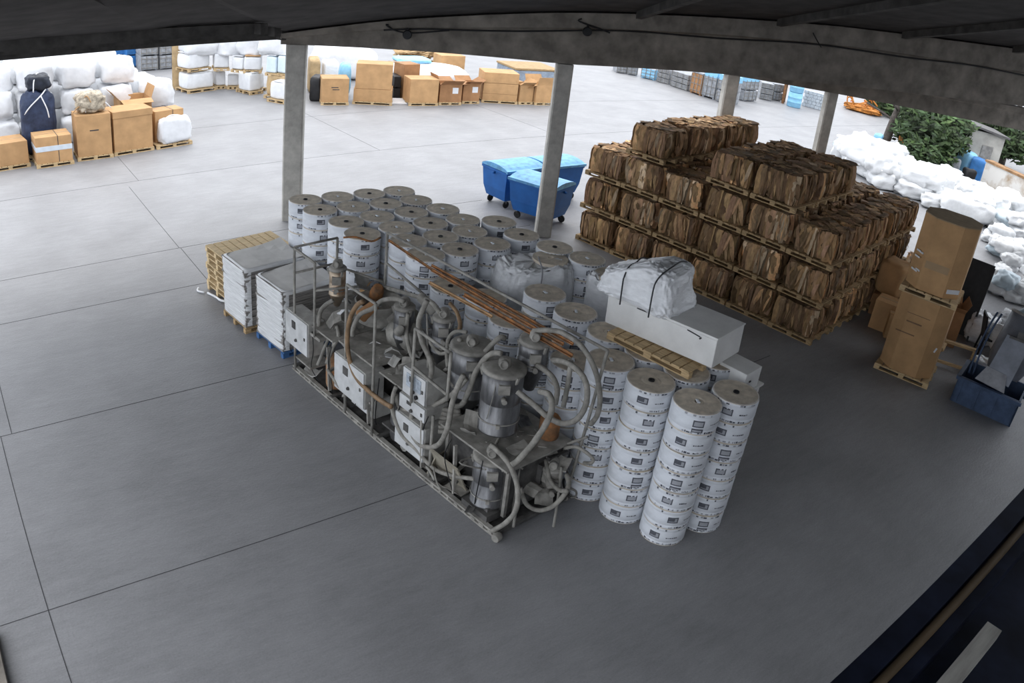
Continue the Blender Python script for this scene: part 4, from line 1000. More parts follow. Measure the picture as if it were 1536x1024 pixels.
for k, z in enumerate((0, .95)):
    d_ = empty('blue_drum', at(1190, 160) + Vector((0, 0, z))); tag(d_, 'light blue drum beside the block wall, ' + ['lower of two', 'upper of two'][k], 'drum')
    q = MB(); q.lathe([(.42, 0), (.45, .05), (.45, .3), (.47, .32), (.45, .34), (.45, .6), (.47, .62), (.45, .64), (.45, .88), (.42, .93)], n=24); q.build('barrel', M_sky, d_)
    q = MB(); q.lathe([(.06, .93), (.06, .95), (.01, .955)], c=(.2, 0, 0), n=10); q.build('bung', M_white, d_)
bw = spot((1202, 158), (1240, 168), 133, .4); q = MB()
for j in range(5):
    for i in range(6): q.rbox(((i - 2.5 + .25 * (j % 2)) * bw[1] / 6, 0, (j + .5) * bw[3] / 5), (bw[1] / 6 * .96, .4, bw[3] / 5 * .95), .02)
tag(q.build('block_wall', mat('pale_blocks', (.50, .54, .58), .85, var=.12), None, bw[0], bw[2]), 'pale concrete block wall behind the far right column', 'wall')
mh = spot((1264, 163), (1322, 178), 148, 2.0)
r = empty('mesh_heap', mh[0], mh[2]); tag(r, 'heap of crumpled orange mesh beyond the far right column', 'mesh heap')
M_orange = mat('orange_mesh', (.68, .27, .06), .7, var=.3, scale=6)
blob((mh[1] * .9, 1.8, mh[3] * .7), 77, .7, .25, 2.4, 34, 18, True, .25, 6).build('mesh', M_orange, r)
rg = random.Random(6)
for k in range(12):
    a = Vector((rg.uniform(-1, 1), rg.uniform(-.8, .3), rg.uniform(.2, 1.0))); q = MB(); q.tube([a, a + Vector((rg.uniform(-.5, .5), -.3, rg.uniform(0, .5))), a + Vector((rg.uniform(-.9, .9), -.2, rg.uniform(-.4, .3)))], .05, 5); q.build('tangled_strip', M_orange, r)
# ------------------------------------------------------------------ pallets and sheet stacks left of the machine
M_top = mat('fresh_pallet_wood', (.74, .57, .34), .85, var=.15, scale=5, stretch=(1, 8, 8), bump=.2, bscale=30, rnd=.05)
for k in range(8):
    o = make_pallet(1.5 + .03 * math.sin(k * 2), .95, .118, M_top, (5.38 + .02 * math.sin(k * 3.1), 14.36 + .02 * math.cos(k * 1.7), k * .119), R(6) + .02 * math.sin(k * 1.3), True, ('pale wooden pallet, %s from the floor in the stack left of the rolls' % ORD[k]) if k < 7 else 'pale wooden pallet on top of the stack left of the rolls', 'pallets stacked left of the rolls', nb=9)
M_sheet = mat('grey_sheet', (.66, .645, .62), .8, var=.08, scale=3)
M_sheetd = mat('sheet_edges', (.33, .31, .29), .85, var=.3, scale=9, stretch=(.3, .3, 9))
def sheet_stack(c, dims, yaw, label, film=True, n=22, seed=0):
    r = empty('sheet_stack', c, yaw); tag(r, label, 'sheet stack', 'wrapped sheet stacks')
    rg = random.Random(seed); q = MB(); h = dims[2]
    for k in range(n):
        z = .0 + h * (k + .5) / n; j = rg.uniform(-.012, .012)
        q.box((j, rg.uniform(-.012, .012), z), (dims[0] - rg.uniform(0, .03), dims[1] - rg.uniform(0, .03), h / n * .9))
    tag(q.build('sheets', M_sheetd, r), None, None, None, None)
    q = MB(); vs = []
    for j in range(7):
        for i in range(7):
            u, v = i / 6 * 2 - 1, j / 6 * 2 - 1
            vs.append((u * dims[0] * .47, v * dims[1] * .47, h + .012 + .07 * max(0, u + v - .9) + .012 * math.sin(4 * u + seed)))
    q.add(vs + [(x, y, z - .006) for x, y, z in vs], [(j * 7 + i, j * 7 + i + 1, j * 7 + i + 8, j * 7 + i + 7) for j in range(6) for i in range(6)] + [(49 + j * 7 + i, 49 + j * 7 + i + 7, 49 + j * 7 + i + 8, 49 + j * 7 + i + 1) for j in range(6) for i in range(6)]); q.build('top_sheet', M_sheet, r)
    # film wound round the outside: wavy bands
    q = MB(); nb = 60; P = []
    for i in range(nb):
        a = 2 * PI * i / nb; c_, s_ = math.cos(a), math.sin(a); p = .16
        P.append((math.copysign(abs(c_) ** p, c_) * (dims[0] / 2 + .012), math.copysign(abs(s_) ** p, s_) * (dims[1] / 2 + .012)))
    if film:
        nz = 26; vs = []
        for j in range(nz + 1):
            for i in range(nb):
                z = .02 + (h + .01) * min(j, nz - .4) / nz; x, y = P[i]
                d = 1 + .022 * mnoise.noise(Vector((x * 2.2, y * 2.2, z * 9 + seed))) + .008 * math.sin(j * 2.1 + x * 2)
                k2 = 1 - (.10 if j == nz else 0)
                vs.append((x * d * k2, y * d * k2, z + .02 * mnoise.noise(Vector((x * 3, y * 3, seed)))))
        fs = [(j * nb + i, j * nb + (i + 1) % nb, (j + 1) * nb + (i + 1) % nb, (j + 1) * nb + i) for j in range(nz) for i in range(nb) if film == 2 or j > nz - 3 or not (P[i][1] < -dims[1] * .3 and P[i][0] > -dims[0] * .40)]
        q.add(vs, fs, True); q.build('stretch_film', M_wind, r)
    return r
make_pallet(1.3, .95, .12, M_wood, (5.18, 13.08, 0), R(6), True, 'pallet under the grey sheet stack beside the wooden pallets')
sheet_stack((5.18, 13.08, .12), (1.28, .94, 1.12), R(6), 'stack of grey sheets in white film with a bent top sheet, beside the pallets', 1, 24, 3)
M_bpal = mat('blue_pallet', (.06, .15, .34), .6)
make_pallet(1.18, .98, .12, M_bpal, (5.37, 11.95, 0), R(7), True, 'blue pallet under the stretch-wrapped stack next to the machine')
sheet_stack((5.37, 11.95, .12), (1.16, .96, 1.12), R(7), 'stretch-wrapped sheet stack with glossy film next to the machine end', 1, 24, 8)
q = MB(); q.tube([(0, 0, .03), (.1, -.25, .02), (.12, -.5, .05), (.3, -.62, .03)], .025, 6); q.tube([(-.05, .05, .03), (-.15, .2, .02), (-.1, .3, .04)], .02, 6)
tag(q.build('loose_film', M_film, None, (4.50, 14.5, 0)), 'twisted white film trailing on the floor by the wooden pallet stack', 'film')

# ------------------------------------------------------------------ dumpsters
M_dump = mat('dumpster_blue', (.02, .13, .42), .5, var=.12, scale=2)
M_dlid = mat('dumpster_lid', (.16, .42, .72), .45, var=.2, scale=5)
def dumpster(c, yaw, label):
    r = empty('dumpster', c, yaw); tag(r, label, 'dumpster', 'blue wheeled dumpsters')
    q = MB(); prof = [(.56, .40, .22), (.64, .47, .5), (.68, .52, 1.0), (.70, .54, 1.0), (.70, .54, 1.06), (.66, .50, 1.06), (.60, .44, .6)]
    vs = []
    for x, y, z in prof: vs += [(-x, -y, z), (x, -y, z), (x, y, z), (-x, y, z)]
    fs = [(0, 3, 2, 1)]
    for i in range(len(prof) - 1):
        for k in range(4): fs.append((i * 4 + k, i * 4 + (k + 1) % 4, i * 4 + 4 + (k + 1) % 4, i * 4 + 4 + k))
    q.add(vs, fs + [(24, 25, 26, 27)]); q.build('tub', M_dump, r)
    q = MB(); vs = []
    for i in range(9):
        a = PI * i / 8; vs += [(-.70, -.56 * math.cos(a), 1.07 + .14 * math.sin(a)), (.70, -.56 * math.cos(a), 1.07 + .14 * math.sin(a))]
    q.add(vs, [(2 * i, 2 * i + 1, 2 * i + 3, 2 * i + 2) for i in range(8)] + [tuple(range(0, 18, 2))[::-1], tuple(range(1, 18, 2))]); q.box((0, -.55, 1.09), (1.44, .06, .07)); q.build('lid', M_dlid, r)
    q = MB(); q.bar((-.45, -.6, 1.12), (.45, -.6, 1.12), .035); q.bar((-.45, -.6, 1.12), (-.45, -.54, 1.08), .03); q.bar((.45, -.6, 1.12), (.45, -.54, 1.08), .03); q.build('handle', M_dlid, r)
    for x in (-.72, .72):
        q = MB(); q.lathe([(.03, -.05), (.035, .05)], c=(x, 0, .95), axis=(1, 0, 0), n=10); q.build('lifting_pin', M_dump, r)
    for x in (-.48, .48):
        for y in (-.34, .34):
            q = MB(); q.bar((x, y, .24), (x + .02, y, .12), .06, .05); w_ = q.build('caster', M_steel, r)
            q = MB(); q.lathe([(.09, -.025), (.1, -.015), (.1, .015), (.09, .025)], c=(x + .03, y, .1), axis=(0, 1, 0), n=16); q.build('wheel', M_black, w_)
    return r
dumpster((13.78, 15.32, 0), R(-72), 'blue wheeled dumpster directly behind the second column')
dumpster((13.95, 16.75, 0), R(2), 'blue dumpster with a raised lid rim, behind the first and left')
dumpster((15.42, 16.75, 0), R(1), 'blue dumpster farthest right, half behind the bale wall')

# ------------------------------------------------------------------ octagonal boxes and clutter on the right
def octabin(c, w_, d, h, yaw, label):
    r = empty('octagonal_box', c, yaw); tag(r, label, 'cardboard box'); k = .28
    o = [(-w_ / 2 + k, -d / 2), (w_ / 2 - k, -d / 2), (w_ / 2, -d / 2 + k), (w_ / 2, d / 2 - k), (w_ / 2 - k, d / 2), (-w_ / 2 + k, d / 2), (-w_ / 2, d / 2 - k), (-w_ / 2, -d / 2 + k)]
    q = MB(); vs = []
    for z, s in ((0, 1), (h * .5, 1.012), (h, 1)): vs += [(x * s, y * s, z) for x, y in o]
    fs = [tuple(range(8))[::-1]]
    for j in range(2):
        for i in range(8): fs.append((j * 8 + i, j * 8 + (i + 1) % 8, j * 8 + 8 + (i + 1) % 8, j * 8 + 8 + i))
    q.add(vs, fs); q.build('body', M_kraft, r)
    q = MB(); q.add([(x * 1.01, y * 1.01, h - .01) for x, y in o] + [(x * 1.01, y * 1.01, h + .012) for x, y in o], [tuple(range(8))[::-1], tuple(range(8, 16))] + [(i, (i + 1) % 8, 8 + (i + 1) % 8, 8 + i) for i in range(8)]); q.build('top_flap', mat('grey_kraft', (.36, .27, .17), .85), r)
    return r, o
oa, ob = Vector((15.15, 5.79, 0)), Vector((15.45, 4.59, 0)); od = ob - oa; oy = math.atan2(od.y, od.x)
ocn = Vector((-od.y, od.x, 0)).normalized(); oc = (oa + ob) / 2 + ocn * .56
z2 = hz(oa, 1360, 428); z3 = hz(oa, 1388, 322)
make_pallet(1.24, 1.12, .13, M_woodpale, oc, oy, True, 'wooden pallet on the floor under the lower octagonal box')
r1, o8 = octabin(up(oc, .13), 1.16, 1.08, z2 - .13 - .14, oy, 'tall octagonal cardboard box standing on the floor pallet at the right')
q = MB(); q.box((-.1, -.545, 1.12), (.34, .004, .03)); q.box((-.22, -.545, .86), (.42, .004, .025)); q.box((-.05, -.545, 1.3), (.5, .004, .012)); q.build('print', mat('faded_print', (.20, .12, .07), .8), r1)
q = MB(); q.bar((.47, -.36, .62), (.5, -.33, .72), .03, .05); q.build('label_scrap', M_white, r1)
make_pallet(1.24, 1.12, .13, M_woodpale, up(oc, z2 - .135), oy, True, 'wooden pallet between the two octagonal boxes')
r2, o8 = octabin(up(oc, z2) + Vector((.03, .02, 0)), 1.14, 1.06, z3 - z2, oy, 'upper octagonal cardboard box with tape scraps, stacked on the other')
q = MB()
for x, z, w_ in ((-.5, .74, .14), (-.42, .72, .1), (-.5, .62, .16), (-.48, .34, .2), (-.4, .36, .14), (-.36, .28, .06)):
    q.box((x * .88 - .02, -.45 + (-.5 - x) * .2, z), (w_, .01, .035), rz=-.78)
q.build('tape_scrap', M_white, r2)
q = MB(); q.box((0, -.536, .55), (.5, .006, .15)); q.build('tape', M_tape, r2)
q = MB(); q.box((.45, -.42, .16), (.32, .012, .09), rz=.78); tag(q.build('film_patch', M_white, r2), 'white film patch')
rg = random.Random(15)
carton((17.4, 6.75, 0), .62, .62, .72, oy, 'small cardboard box on the floor left of the octagonal boxes', group='cardboard boxes behind the octagonal boxes')
carton((17.1, 6.3, 0), .5, .25, .62, oy + .3, 'flat cardboard box leaning by the octagonal box', group='cardboard boxes behind the octagonal boxes')
rough_b = blob((.75, .7, .85), 91, .3, .05, 1.8, 30, 18, True, .05, 5).build('cardboard_box', M_kraft, None, (18.3, 7.2, .55)); tag(rough_b, 'rounded bulging cardboard box on the rubble left of the octagonal stack', 'cardboard box', 'cardboard boxes behind the octagonal boxes')
carton((18.3, 7.2, 0), .8, .7, .54, .3, 'cardboard box beneath the rounded bulging one', M_kraftd, group='cardboard boxes behind the octagonal boxes')
# blue crate
M_crate = mat('dull_blue_crate', (.06, .095, .17), .6, var=.2, scale=4, bump=.1)
ca, cb_ = at(1424, 600, 0), at(1514, 641, 0); cd = cb_ - ca; cyaw = math.atan2(cd.y, cd.x); ccn = Vector((-cd.y, cd.x, 0)).normalized()
r = empty('plastic_crate', (ca + cb_) / 2 + ccn * .55, cyaw); tag(r, 'dull blue plastic crate with a broken rim in front of the grey hopper', 'crate')
W_, D_, H_ = cd.length, 1.05, .58
q = MB()
for x in (-1, 1): q.box((x * (W_ / 2 - .02), 0, H_ / 2), (.04, D_, H_), taper=1)
q.box((0, -D_ / 2 + .02, H_ / 2 - .0), (W_, .04, H_)); q.box((0, D_ / 2 - .02, H_ / 2), (W_, .04, H_)); q.box((0, 0, .05), (W_ * .96, D_ * .96, .05)); q.build('tub', M_crate, r)
q = MB(); q.box((0, -D_ / 2 - .02, H_ - .04), (W_ + .06, .05, .07)); q.box((-W_ / 2 - .02, 0, H_ - .04), (.05, D_, .07)); q.box((W_ / 2 + .02, .2, H_ - .04), (.05, D_ * .6, .07)); q.build('rim', M_crate, r)
for x in (-.42, -.14, .14, .42):
    q = MB(); q.box((x * W_, -D_ / 2 - .015, H_ * .48), (.06, .04, H_ * .8)); q.build('rib', M_crate, r)
for x in (-.36, 0, .36):
    q = MB(); q.box((x * W_, -D_ / 2 + .1, .015), (.2, .14, .03)); q.build('foot', M_crate, r)
# grey hopper: leaning funnel with a round mouth
M_hop = mat('hopper_grey', (.20, .215, .25), .5, .2, var=.15, scale=3, bump=.05)
r = empty('metal_hopper', (16.26, 3.55, .62), cyaw); tag(r, 'grey sheet metal hopper with a round mouth, lying over the blue crate', 'hopper')
ax = (.12, .30, 1)
q = MB(); q.lathe([(.36, 0), (.46, .3), (.46, 1.28), (.445, 1.28), (.44, .3)], c=(.12, .30, .02), axis=ax, n=32, cap=False); q.build('drum', M_hop, r)
q = MB(); q.lathe([(.47, 1.25), (.478, 1.31), (.445, 1.31)], c=(.12, .30, .02), axis=ax, n=32, cap=False); q.build('rim', M_steel, r)
q = MB(); q.box((.14, -.12, .50), (.54, .42, .92), rot=E(-16, 6, 0), taper=.92); q.build('chute', M_hop, r)
q = MB(); q.box((.02, -.36, .10), (.66, .42, .34), rot=E(-22, 4, 0), taper=.66); tag(q.build('chute_mouth', mat('pale_galvanised', (.42, .43, .46), .4, .4, var=.15, scale=5), r), 'pale galvanised chute mouth')
q = MB(); q.box((.2, -.2, 1.0), (.40, .2, .05), rot=E(-18, 0, 5)); q.box((.26, -.2, 1.08), (.24, .03, .16), rot=E(-18, 0, 5)); q.build('bracket', M_dustd, r)
for dx in (0, -.09):
    q = MB(); q.tube([(-.42 + dx, -.1, -.1), (-.44 + dx, .0, .4), (-.40 + dx, .12, .9), (-.33 + dx, .2, 1.25)], .022, 6); q.build('rail', M_crate, r)
# tilted pallet, table frame, black board, tubs, bags
o = make_pallet(1.2, .8, .12, M_wood, (17.45, 5.45, .5), 0, False, 'grey board pallet leaning in the clutter behind the blue crate'); o.rotation_euler = (R(55), R(10), R(15))
r = empty('work_bench', (17.0, 4.72, 0), oy + .2); tag(r, 'low wooden bench frame in the shadow behind the blue crate', 'bench')
q = MB(); q.box((0, 0, .62), (.9, .12, .05)); q.build('top_rail', M_wood, r)
for x in (-.4, .4): q = MB(); q.bar((x, 0, .6), (x, .02, 0), .07); q.build('leg', M_wood, r)
q = MB(); q.bar((-.4, 0, .12), (.5, 0, .12), .06); q.build('stretcher', M_wood, r)
q = MB(); q.box((0, 0, .9), (.06, 1.0, 1.9), rot=E(0, 14, 0)); q.box((-.25, -.52, .9), (.08, .05, 1.9), rot=E(0, 14, 0)); r = tag(q.build('black_board', M_black, None, (19.55, 5.75, .0), R(10)), 'large black board leaning upright behind the octagonal boxes', 'board')
r = empty('seat_shell', (18.9, 4.55, .0), R(30)); tag(r, 'black plastic chair tipped in the clutter by the leaning board', 'chair')
q = MB(); q.add([(x, y, .45 + .1 * abs(x) * abs(x)) for y in (-.22, .22) for x in (-.24, -.1, .1, .24)], [(0, 1, 5, 4), (1, 2, 6, 5), (2, 3, 7, 6)]); q.box((0, 0, .43), (.46, .44, .04)); q.build('seat', M_black, r)
q = MB(); q.box((0, .26, .72), (.46, .04, .55), rot=E(-12, 0, 0)); q.build('backrest', M_black, r)
for x in (-.2, .2):
    for y in (-.18, .2): q = MB(); q.bar((x, y, .43), (x * 1.2, y * 1.2, 0), .035); q.build('leg', M_black, r)
carton((18.45, 5.60, 0), .7, .6, .9, .5, 'dark cardboard box in the shadow between the stack and the hopper', M_kraftd, 'open', group='cardboard boxes behind the octagonal boxes')
for k, (x, y, z, s, lab, mm) in enumerate(((19.6, 5.0, .0, .9, 'grey plastic sack slumped beside the leaning black board', M_film), (18.9, 4.1, .2, .9, 'pale blue drum shell lying open above the hopper', M_film), (17.5, 4.2, .1, .55, 'small white bag under the tilted pallet', M_film), (20.4, 4.6, .0, 1.0, 'white sack with a dark strap behind the hopper', M_white), (19.7, 4.0, .3, .9, 'crumpled pale bag at the right picture edge', M_film))):
    bag_thing('plastic_sack', lab, 'sack', (x, y, z if z > .15 else 0), (s, s * .8, s * .75), 90 + k, k, mm, None, False, .6, .15, .12)
q = MB(); q.lathe([(.3, 0), (.34, .05), (.36, .75), (.34, .75), (.3, .1)], n=24, cap=False); o = tag(q.build('drum_shell', mat('pale_blue_plastic', (.36, .50, .62), .5), None, (19.0, 4.0, 1.0)), 'pale blue open drum tilted on the sacks', 'drum'); o.rotation_euler = (R(50), 0, R(40))
bag_thing('black_sack', 'black crumpled sack behind the top of the upper octagonal box', 'sack', (20.3, 6.75, 0), (1.0, .8, 2.3), 97, .4, M_black, None, False, .6, .15, .1)

# ------------------------------------------------------------------ white sacks heaped in the right yard
M_sack = mat('heap_sack', (.74, .75, .76), .5, var=.06, scale=5, bump=.4, bscale=8)
sackp = [blob((1.0, .75, .5), 120 + i, .7, .16, 2.2, 26, 14, True, .16, 6).build('plastic_sack', M_sack) for i in range(5)]
for o in sackp: COL.objects.unlink(o)
M_clear = mat('clear_blue_sack', (.56, .66, .72), .4, var=.1, scale=5, bump=.4, bscale=8)
def inpoly(x, y, P):
    c = False
    for i in range(len(P)):
        (x1, y1), (x2, y2) = P[i], P[i - 1]
        if (y1 > y) != (y2 > y) and x < (x2 - x1) * (y - y1) / (y2 - y1) + x1: c = not c
    return c
def heap(P, step, s0, label, group, seed, zmax=.5):
    rg = random.Random(seed); xs = [p[0] for p in P]; ys = [p[1] for p in P]; n = 0
    y = min(ys)
    while y < max(ys):
        x = min(xs)
        while x < max(xs):
            px, py = x + rg.uniform(-.3, .3) * step, y + rg.uniform(-.3, .3) * step * .5
            if inpoly(px, py, P):
                p = at(px, py); s = s0 * rg.uniform(.8, 1.5)
                lv = [0] + ([.38 * s0] if rg.random() < zmax else [])
                for z in lv:
                    o = sackp[rg.randrange(5)].copy(); COL.objects.link(o)
                    if rg.random() < .12: o.data = o.data.copy(); o.data.materials[0] = M_clear
                    o.location = (p.x + rg.uniform(-.2, .2), p.y + rg.uniform(-.2, .2), z); o.rotation_euler = (rg.uniform(-.08, .08), rg.uniform(-.08, .08), rg.uniform(0, 6.28)); o.scale = (s * rg.uniform(.9, 1.3), s, s * rg.uniform(.8, 1.2)); tag(o, label, 'sack', group); n += 1
            x += step
        y += step * .5
    return n
n1 = heap([(1250, 232), (1275, 226), (1305, 238), (1380, 262), (1440, 284), (1536, 336), (1536, 358), (1480, 352), (1420, 318), (1395, 318), (1330, 285), (1262, 250)], 21, 1.15, 'white plastic sack in the long heap across the right yard', 'white sacks heaped in the right yard', 5, .55)
n2 = heap([(1486, 362), (1536, 362), (1536, 470), (1515, 470), (1500, 425)], 24, .75, 'small white sack in the loose pile beyond the octagonal boxes', 'small white sacks beyond the octagonal boxes', 6, .7)
bs = spot((1398, 320), (1490, 350), 296, 1.8)
blob((bs[1] * .9, 1.6, .9), 131, .55, .09, 1.6, 40, 20, True, .08, 5).build('white_sheeting', M_sack, None, bs[0], bs[2]); tag(bpy.data.objects['white_sheeting.002'] if 'white_sheeting.002' in bpy.data.objects else COL.objects[-1], 'long bulging white sheet over the sacks behind the octagonal boxes', 'sheeting')
for k, (px, py, s) in enumerate(((1284, 240, 2.0), (1296, 238, 1.6), (1262, 240, 1.5))):
    o = sackp[k].copy(); COL.objects.link(o); o.location = at(px, py); o.scale = (s * .8, s * .8, s * 1.3); tag(o, 'tall white sack at the far end of the right heap, ' + ['middle', 'right', 'left'][k] + ' of three', 'sack')

# ------------------------------------------------------------------ trees, shed, walls beyond
M_bark = mat('bark', (.10, .085, .075), .95, var=.3, scale=6, bump=.4)
M_leaf = mat('pine_needles', (.07, .115, .05), .8, var=.45, scale=1.2, attr=True)
def tree(base, crown, n, label, trunk=True, lean=(0, 0), seed=1, size=.34, h=5):
    rg = random.Random(seed); r = empty('pine_tree', base); tag(r, label, 'tree', 'trees beyond the yard')
    q = MB(); q.tube([(0, 0, 0), (lean[0] * .3, lean[1] * .3, h * .35), (lean[0] * .8, lean[1] * .8, h * .7), (lean[0], lean[1], h)], lambda t: .26 * (1 - .6 * t), 9)
    for k in range(6):
        z = h * (.35 + .1 * k); a = rg.uniform(0, 6.28); s = Vector((lean[0] * z / h, lean[1] * z / h, z))
        q.tube([s, s + Vector((math.cos(a), math.sin(a), .3)) * .8, s + Vector((math.cos(a), math.sin(a), .25)) * 1.8], .06, 6)
    q.build('trunk', M_bark, r)
    q = MB()
    for (cx, cy, cz, rx, ry, rz_) in crown:
        for k in range(n):
            v = Vector((rg.gauss(0, 1), rg.gauss(0, 1), rg.gauss(0, 1))).normalized() * rg.uniform(.55, 1.05)
            p = Vector((cx + v.x * rx, cy + v.y * ry, cz + v.z * rz_))
            t = Vector((rg.gauss(0, 1), rg.gauss(0, 1), rg.gauss(0, .6))).normalized(); u = t.orthogonal().normalized()
            s = size * rg.uniform(.6, 1.3); sh = rg.uniform(.6, 1.5)
            q.add([p - t * s, p + u * s * .35, p + t * s, p - u * s * .35], [(0, 1, 2, 3)], False, 0, (sh, sh * rg.uniform(.9, 1.1), sh * rg.uniform(.7, 1.1)))
    q.build('foliage', M_leaf, r); return r
def far(px, py, D):
    d = ray(px, py); k = D / math.hypot(d[0], d[1]); return Vector((d[0] * k, d[1] * k, CAM_H + d[2] * k))
def crowns(base, pts): return [(*(far(px, py, D) - base), rx, rx, rz_) for px, py, D, rx, rz_ in pts]
tb_ = at(1322, 232)
tree(tb_, crowns(tb_, [(1380, 180, 43, 1.4, .8), (1404, 190, 42.5, 1.5, .8), (1372, 200, 42.5, 1.3, .7), (1398, 208, 42, 1.4, .8), (1424, 210, 42, 1.1, .7), (1430, 185, 43, 1.2, .7), (1392, 168, 44, 1.4, .8)]), 330, 'pine tree with a dark leaning trunk beside the white sack heap', True, (1.0, -.2), 3, .26, 5.2)
tb2 = at(1500, 248)
tree(tb2, crowns(tb2, [(1465, 185, 50, 1.5, .9), (1492, 195, 50, 1.6, .9), (1520, 205, 50, 1.7, .9), (1536, 222, 49, 1.5, .9), (1505, 218, 49, 1.4, .7), (1450, 172, 51, 1.6, .9), (1545, 205, 50, 1.8, 1.0)]), 330, 'broad dark green pine behind the grey shed', True, (.3, 0), 4, .28, 4.5)
tb3 = at(1384, 240)
tree(tb3, crowns(tb3, [(1368, 226, 41, .8, .6), (1390, 228, 41, .9, .6), (1412, 232, 41.5, .8, .5)]), 260, 'low scrubby tree behind the tyre pile', True, (.2, 0), 5, .2, 1.8)
tb4 = at(1420, 222)
tree(tb4 + Vector((0, 0, 0)), crowns(tb4, [(1330, 152, 60, 1.6, 1.0), (1355, 158, 60, 2.0, 1.2), (1400, 166, 60, 2.4, 1.3), (1440, 180, 60, 2.4, 1.3), (1480, 196, 60, 2.4, 1.3), (1520, 210, 60, 2.4, 1.3)]), 330, 'distant row of bushy green trees behind the pines', True, (.2, 0), 6, .34, 4)
sb = at(1428, 263)
sw = empty('storage_shed', sb + Vector((3.2, .6, 0)), R(-52)); tag(sw, 'small pale concrete shed with a dark sloping roof under the trees', 'shed')
q = MB(); q.box((0, 0, 1.15), (2.6, 2.4, 2.3)); q.build('walls', mat('shed_wall', (.46, .44, .40), .9, var=.15, scale=1.5), sw)
q = MB(); q.box((0, 0, 2.45), (3.0, 2.8, .1), rot=E(0, 7, 0)); q.build('roof', mat('shed_roof', (.12, .115, .115), .8), sw)
q = MB(); q.box((-.7, -1.22, 1.2), (.45, .06, .6)); q.build('window', M_dustd, sw)
q = MB(); q.box((.5, -1.22, .85), (.6, .06, 1.6)); q.build('door', M_steel, sw)
wr = spot((1470, 284), (1536, 318), 240, .5)
ww = empty('yard_wall', wr[0], wr[2]); tag(ww, 'low stained white wall with rusty streaks at the right edge of the yard', 'wall')
q = MB(); q.box((.6, 0, wr[3] / 2), (wr[1] + 1.6, .4, wr[3])); q.build('wall_body', mat('stained_wall', (.58, .56, .53), .9, var=.3, scale=1.3, col2=(.36, .26, .17), thr=(.3, .52)), ww)
q = MB(); q.box((.6, 0, wr[3] + .04), (wr[1] + 1.7, .5, .1)); q.build('coping', mat('rusty_coping', (.38, .22, .11), .9, var=.3, scale=2), ww)
for k, (px, py, d, lab, mm, nm, cat) in enumerate(((1365, 244, (.7, .7, .6), 'black tyre pile under the pine tree', M_black, 'tyre_pile', 'tyres'), (1380, 250, (.9, .8, .7), 'dark rubbish heap right of the tyres', M_dustd, 'rubbish_heap', 'heap'), (1349, 240, (.5, .5, 1.3), 'orange post of boxes left of the tyres', M_orange, 'orange_crate', 'crate'), (1402, 256, (1.1, .7, .8), 'grey blue tub before the shed', M_ibc, 'plastic_tub', 'tub'), (1415, 254, (.5, .5, 1.2), 'orange board standing between the tubs', M_orange, 'orange_board', 'board'), (1424, 263, (1.1, .8, .9), 'pale blue grey tub before the shed', M_ibc, 'plastic_tub', 'tub'), (1440, 262, (1.3, .7, 1.3), 'light blue tarp before the shed', M_sky, 'blue_tarp', 'tarp'), (1460, 272, (.8, .8, 1.2), 'deep blue bin by the stained wall', M_blue, 'blue_bin', 'bin'), (1449, 277, (.6, .5, .8), 'black bin before the deep blue one', M_black, 'black_bin', 'bin'), (1314, 229, (.6, .5, 1.0), 'pale blue sheet bundle left of the leaning trunk', M_sky, 'blue_bundle', 'bundle'))):
    o = blob(d, 150 + k, .3, .06, 2, 22, 12, True, .06, 5).build(nm, mm, None, at(px, py), k * .7); tag(o, lab, cat)

# ------------------------------------------------------------------ cables on the beam, foreground walkway
cs = [bp(s, -.27, pw(ZF, s) - .06 + .03 * math.sin(s * 1.3)) for s in np.arange(-4.3, 14.5, .6)]
q = MB(); q.tube(cs, .022, 6, sub=2); q.tube([bp(-4.2, -.27, 4.99), bp(-4.25, -.28, 4.98), bp(-4.0, -.28, 4.86), bp(-3.6, -.28, 4.84), bp(-2.8, -.27, pw(ZF, -2.8) - .06)], .02, 6)
q.tube([bp(.2, -.27, 5.55), bp(.15, -.28, 5.48), bp(.7, -.28, 5.35), bp(.9, -.28, 5.3)], .02, 6); q.tube([bp(6.0, -.27, 6.12), bp(6.1, -.28, 6.0), bp(6.3, -.28, 5.8)], .015, 6)
tag(q.build('electric_cable', M_black, None), 'black electric cable clipped along the shoulder of the tapered roof beam', 'cable')
for s, z, lab in ((-3.75, 4.80, 'small black junction box near the corner column end of the beam'), (.35, 5.27, 'round black junction box on the beam by the second column')):
    r = empty('junction_box', bp(s, -.36, z)); tag(r, lab, 'junction box')
    q = MB(); q.lathe([(.09, -.06), (.11, -.04), (.11, .04), (.09, .06)], axis=(BN.x, BN.y, 0), n=16); q.build('housing', M_black, r)
    q = MB(); q.lathe([(.03, 0), (.03, .08)], c=(0, 0, .08), n=8); q.build('gland', M_black, r)
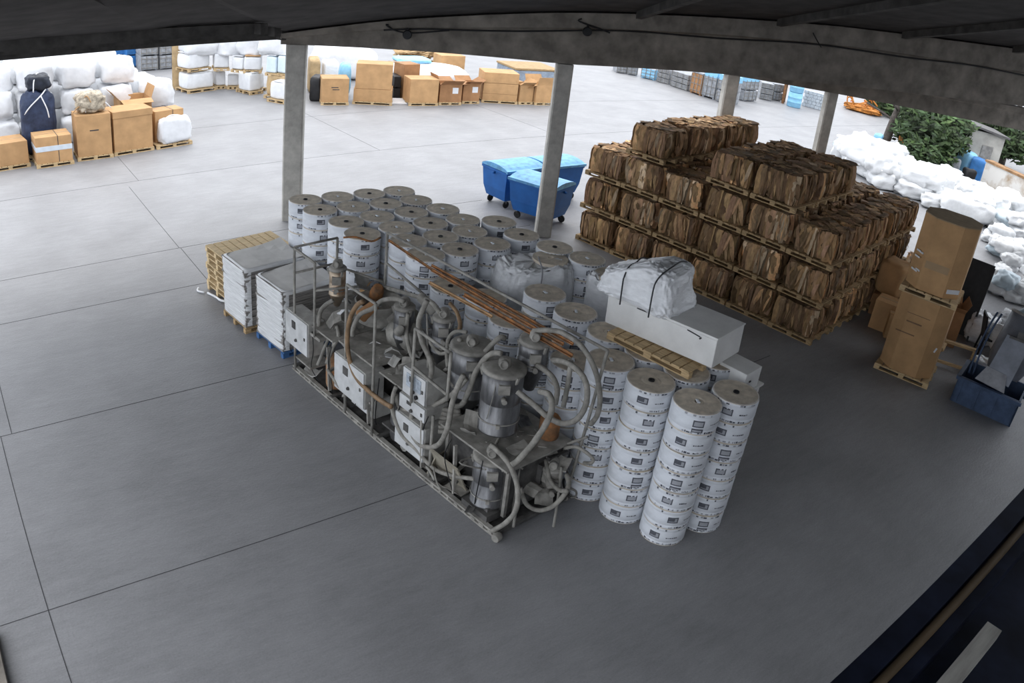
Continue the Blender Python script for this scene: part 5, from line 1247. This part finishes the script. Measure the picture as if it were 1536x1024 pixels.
# purlins and boards under the roof near the eave
M_purlin = mat('purlin', (.085, .08, .075), .9, var=.25, scale=3)
for m, dz, lab in ((.35, .0, 'edge board'), (1.3, .02, 'inner board'), (2.8, -.04, 'rafter')):
    q = MB(); P_ = []
    for x, y, z in edge[:5]:
        P_.append(Vector((x - .545 * m, y - .838 * m, z + .19 * m + dz - .1)))
    for a, b in zip(P_, P_[1:]): q.bar(a, b, .16, .22)
    tag(q.build('roof_purlin', M_purlin), 'dark roof %s running along the left eave' % lab, kind='structure')
for k, s in enumerate((1.5, 5.0, 8.5, 12.0)):
    a = bp(s, -.4, pw(ZT, s) + .0); b = a + Vector((-.545 * 9, -.838 * 9, .19 * 9))
    q = MB(); q.bar(a, b, .14, .2); tag(q.build('roof_rafter', M_purlin), 'dark roof rafter rising towards the camera side', kind='structure')
# steel walkway just below the viewpoint
M_nsteel = mat('navy_steel', (.018, .024, .05), .45, .3, var=.3, scale=5)
r = empty('steel_walkway', (3.0, .0, 0)); tag(r, 'dark navy steel walkway edge with a grey plank close below the viewpoint', 'walkway')
q = MB(); q.box((.2, .44, 4.93), (5.2, .09, .16)); q.box((.2, .40, 4.86), (5.2, .14, .02)); q.build('edge_beam', M_nsteel, r)
q = MB(); q.box((.2, .33, 4.90), (5.2, .05, .1)); q.build('toe_rail', M_nsteel, r)
q = MB(); q.tube([(-2.4, .375, 4.98), (0, .37, 4.985), (2.6, .365, 4.98)], .02, 8); tag(q.build('pipe', mat('brown_pipe', (.10, .07, .04), .6), r), 'brown pipe')
q = MB(); q.box((.2, .1, 4.84), (5.2, .46, .04)); q.build('deck', M_nsteel, r)
q = MB(); q.box((-.72, .2, 4.92), (1.2, .065, .05)); tag(q.build('plank', mat('grey_plank', (.42, .41, .38), .85, var=.15, scale=4, stretch=(1, 8, 1)), r), 'grey plank')
for x in (-1.0, 1.5): q = MB(); q.bar((x, .12, 4.84), (x, .12, 0), .1); q.build('post', M_nsteel, r)
q = MB(); q.box((-.82, 2.6, .06), (.28, 9.2, .12)); tag(q.build('trim_1', M_conc), 'worn concrete kerb at the left picture edge', kind='structure')
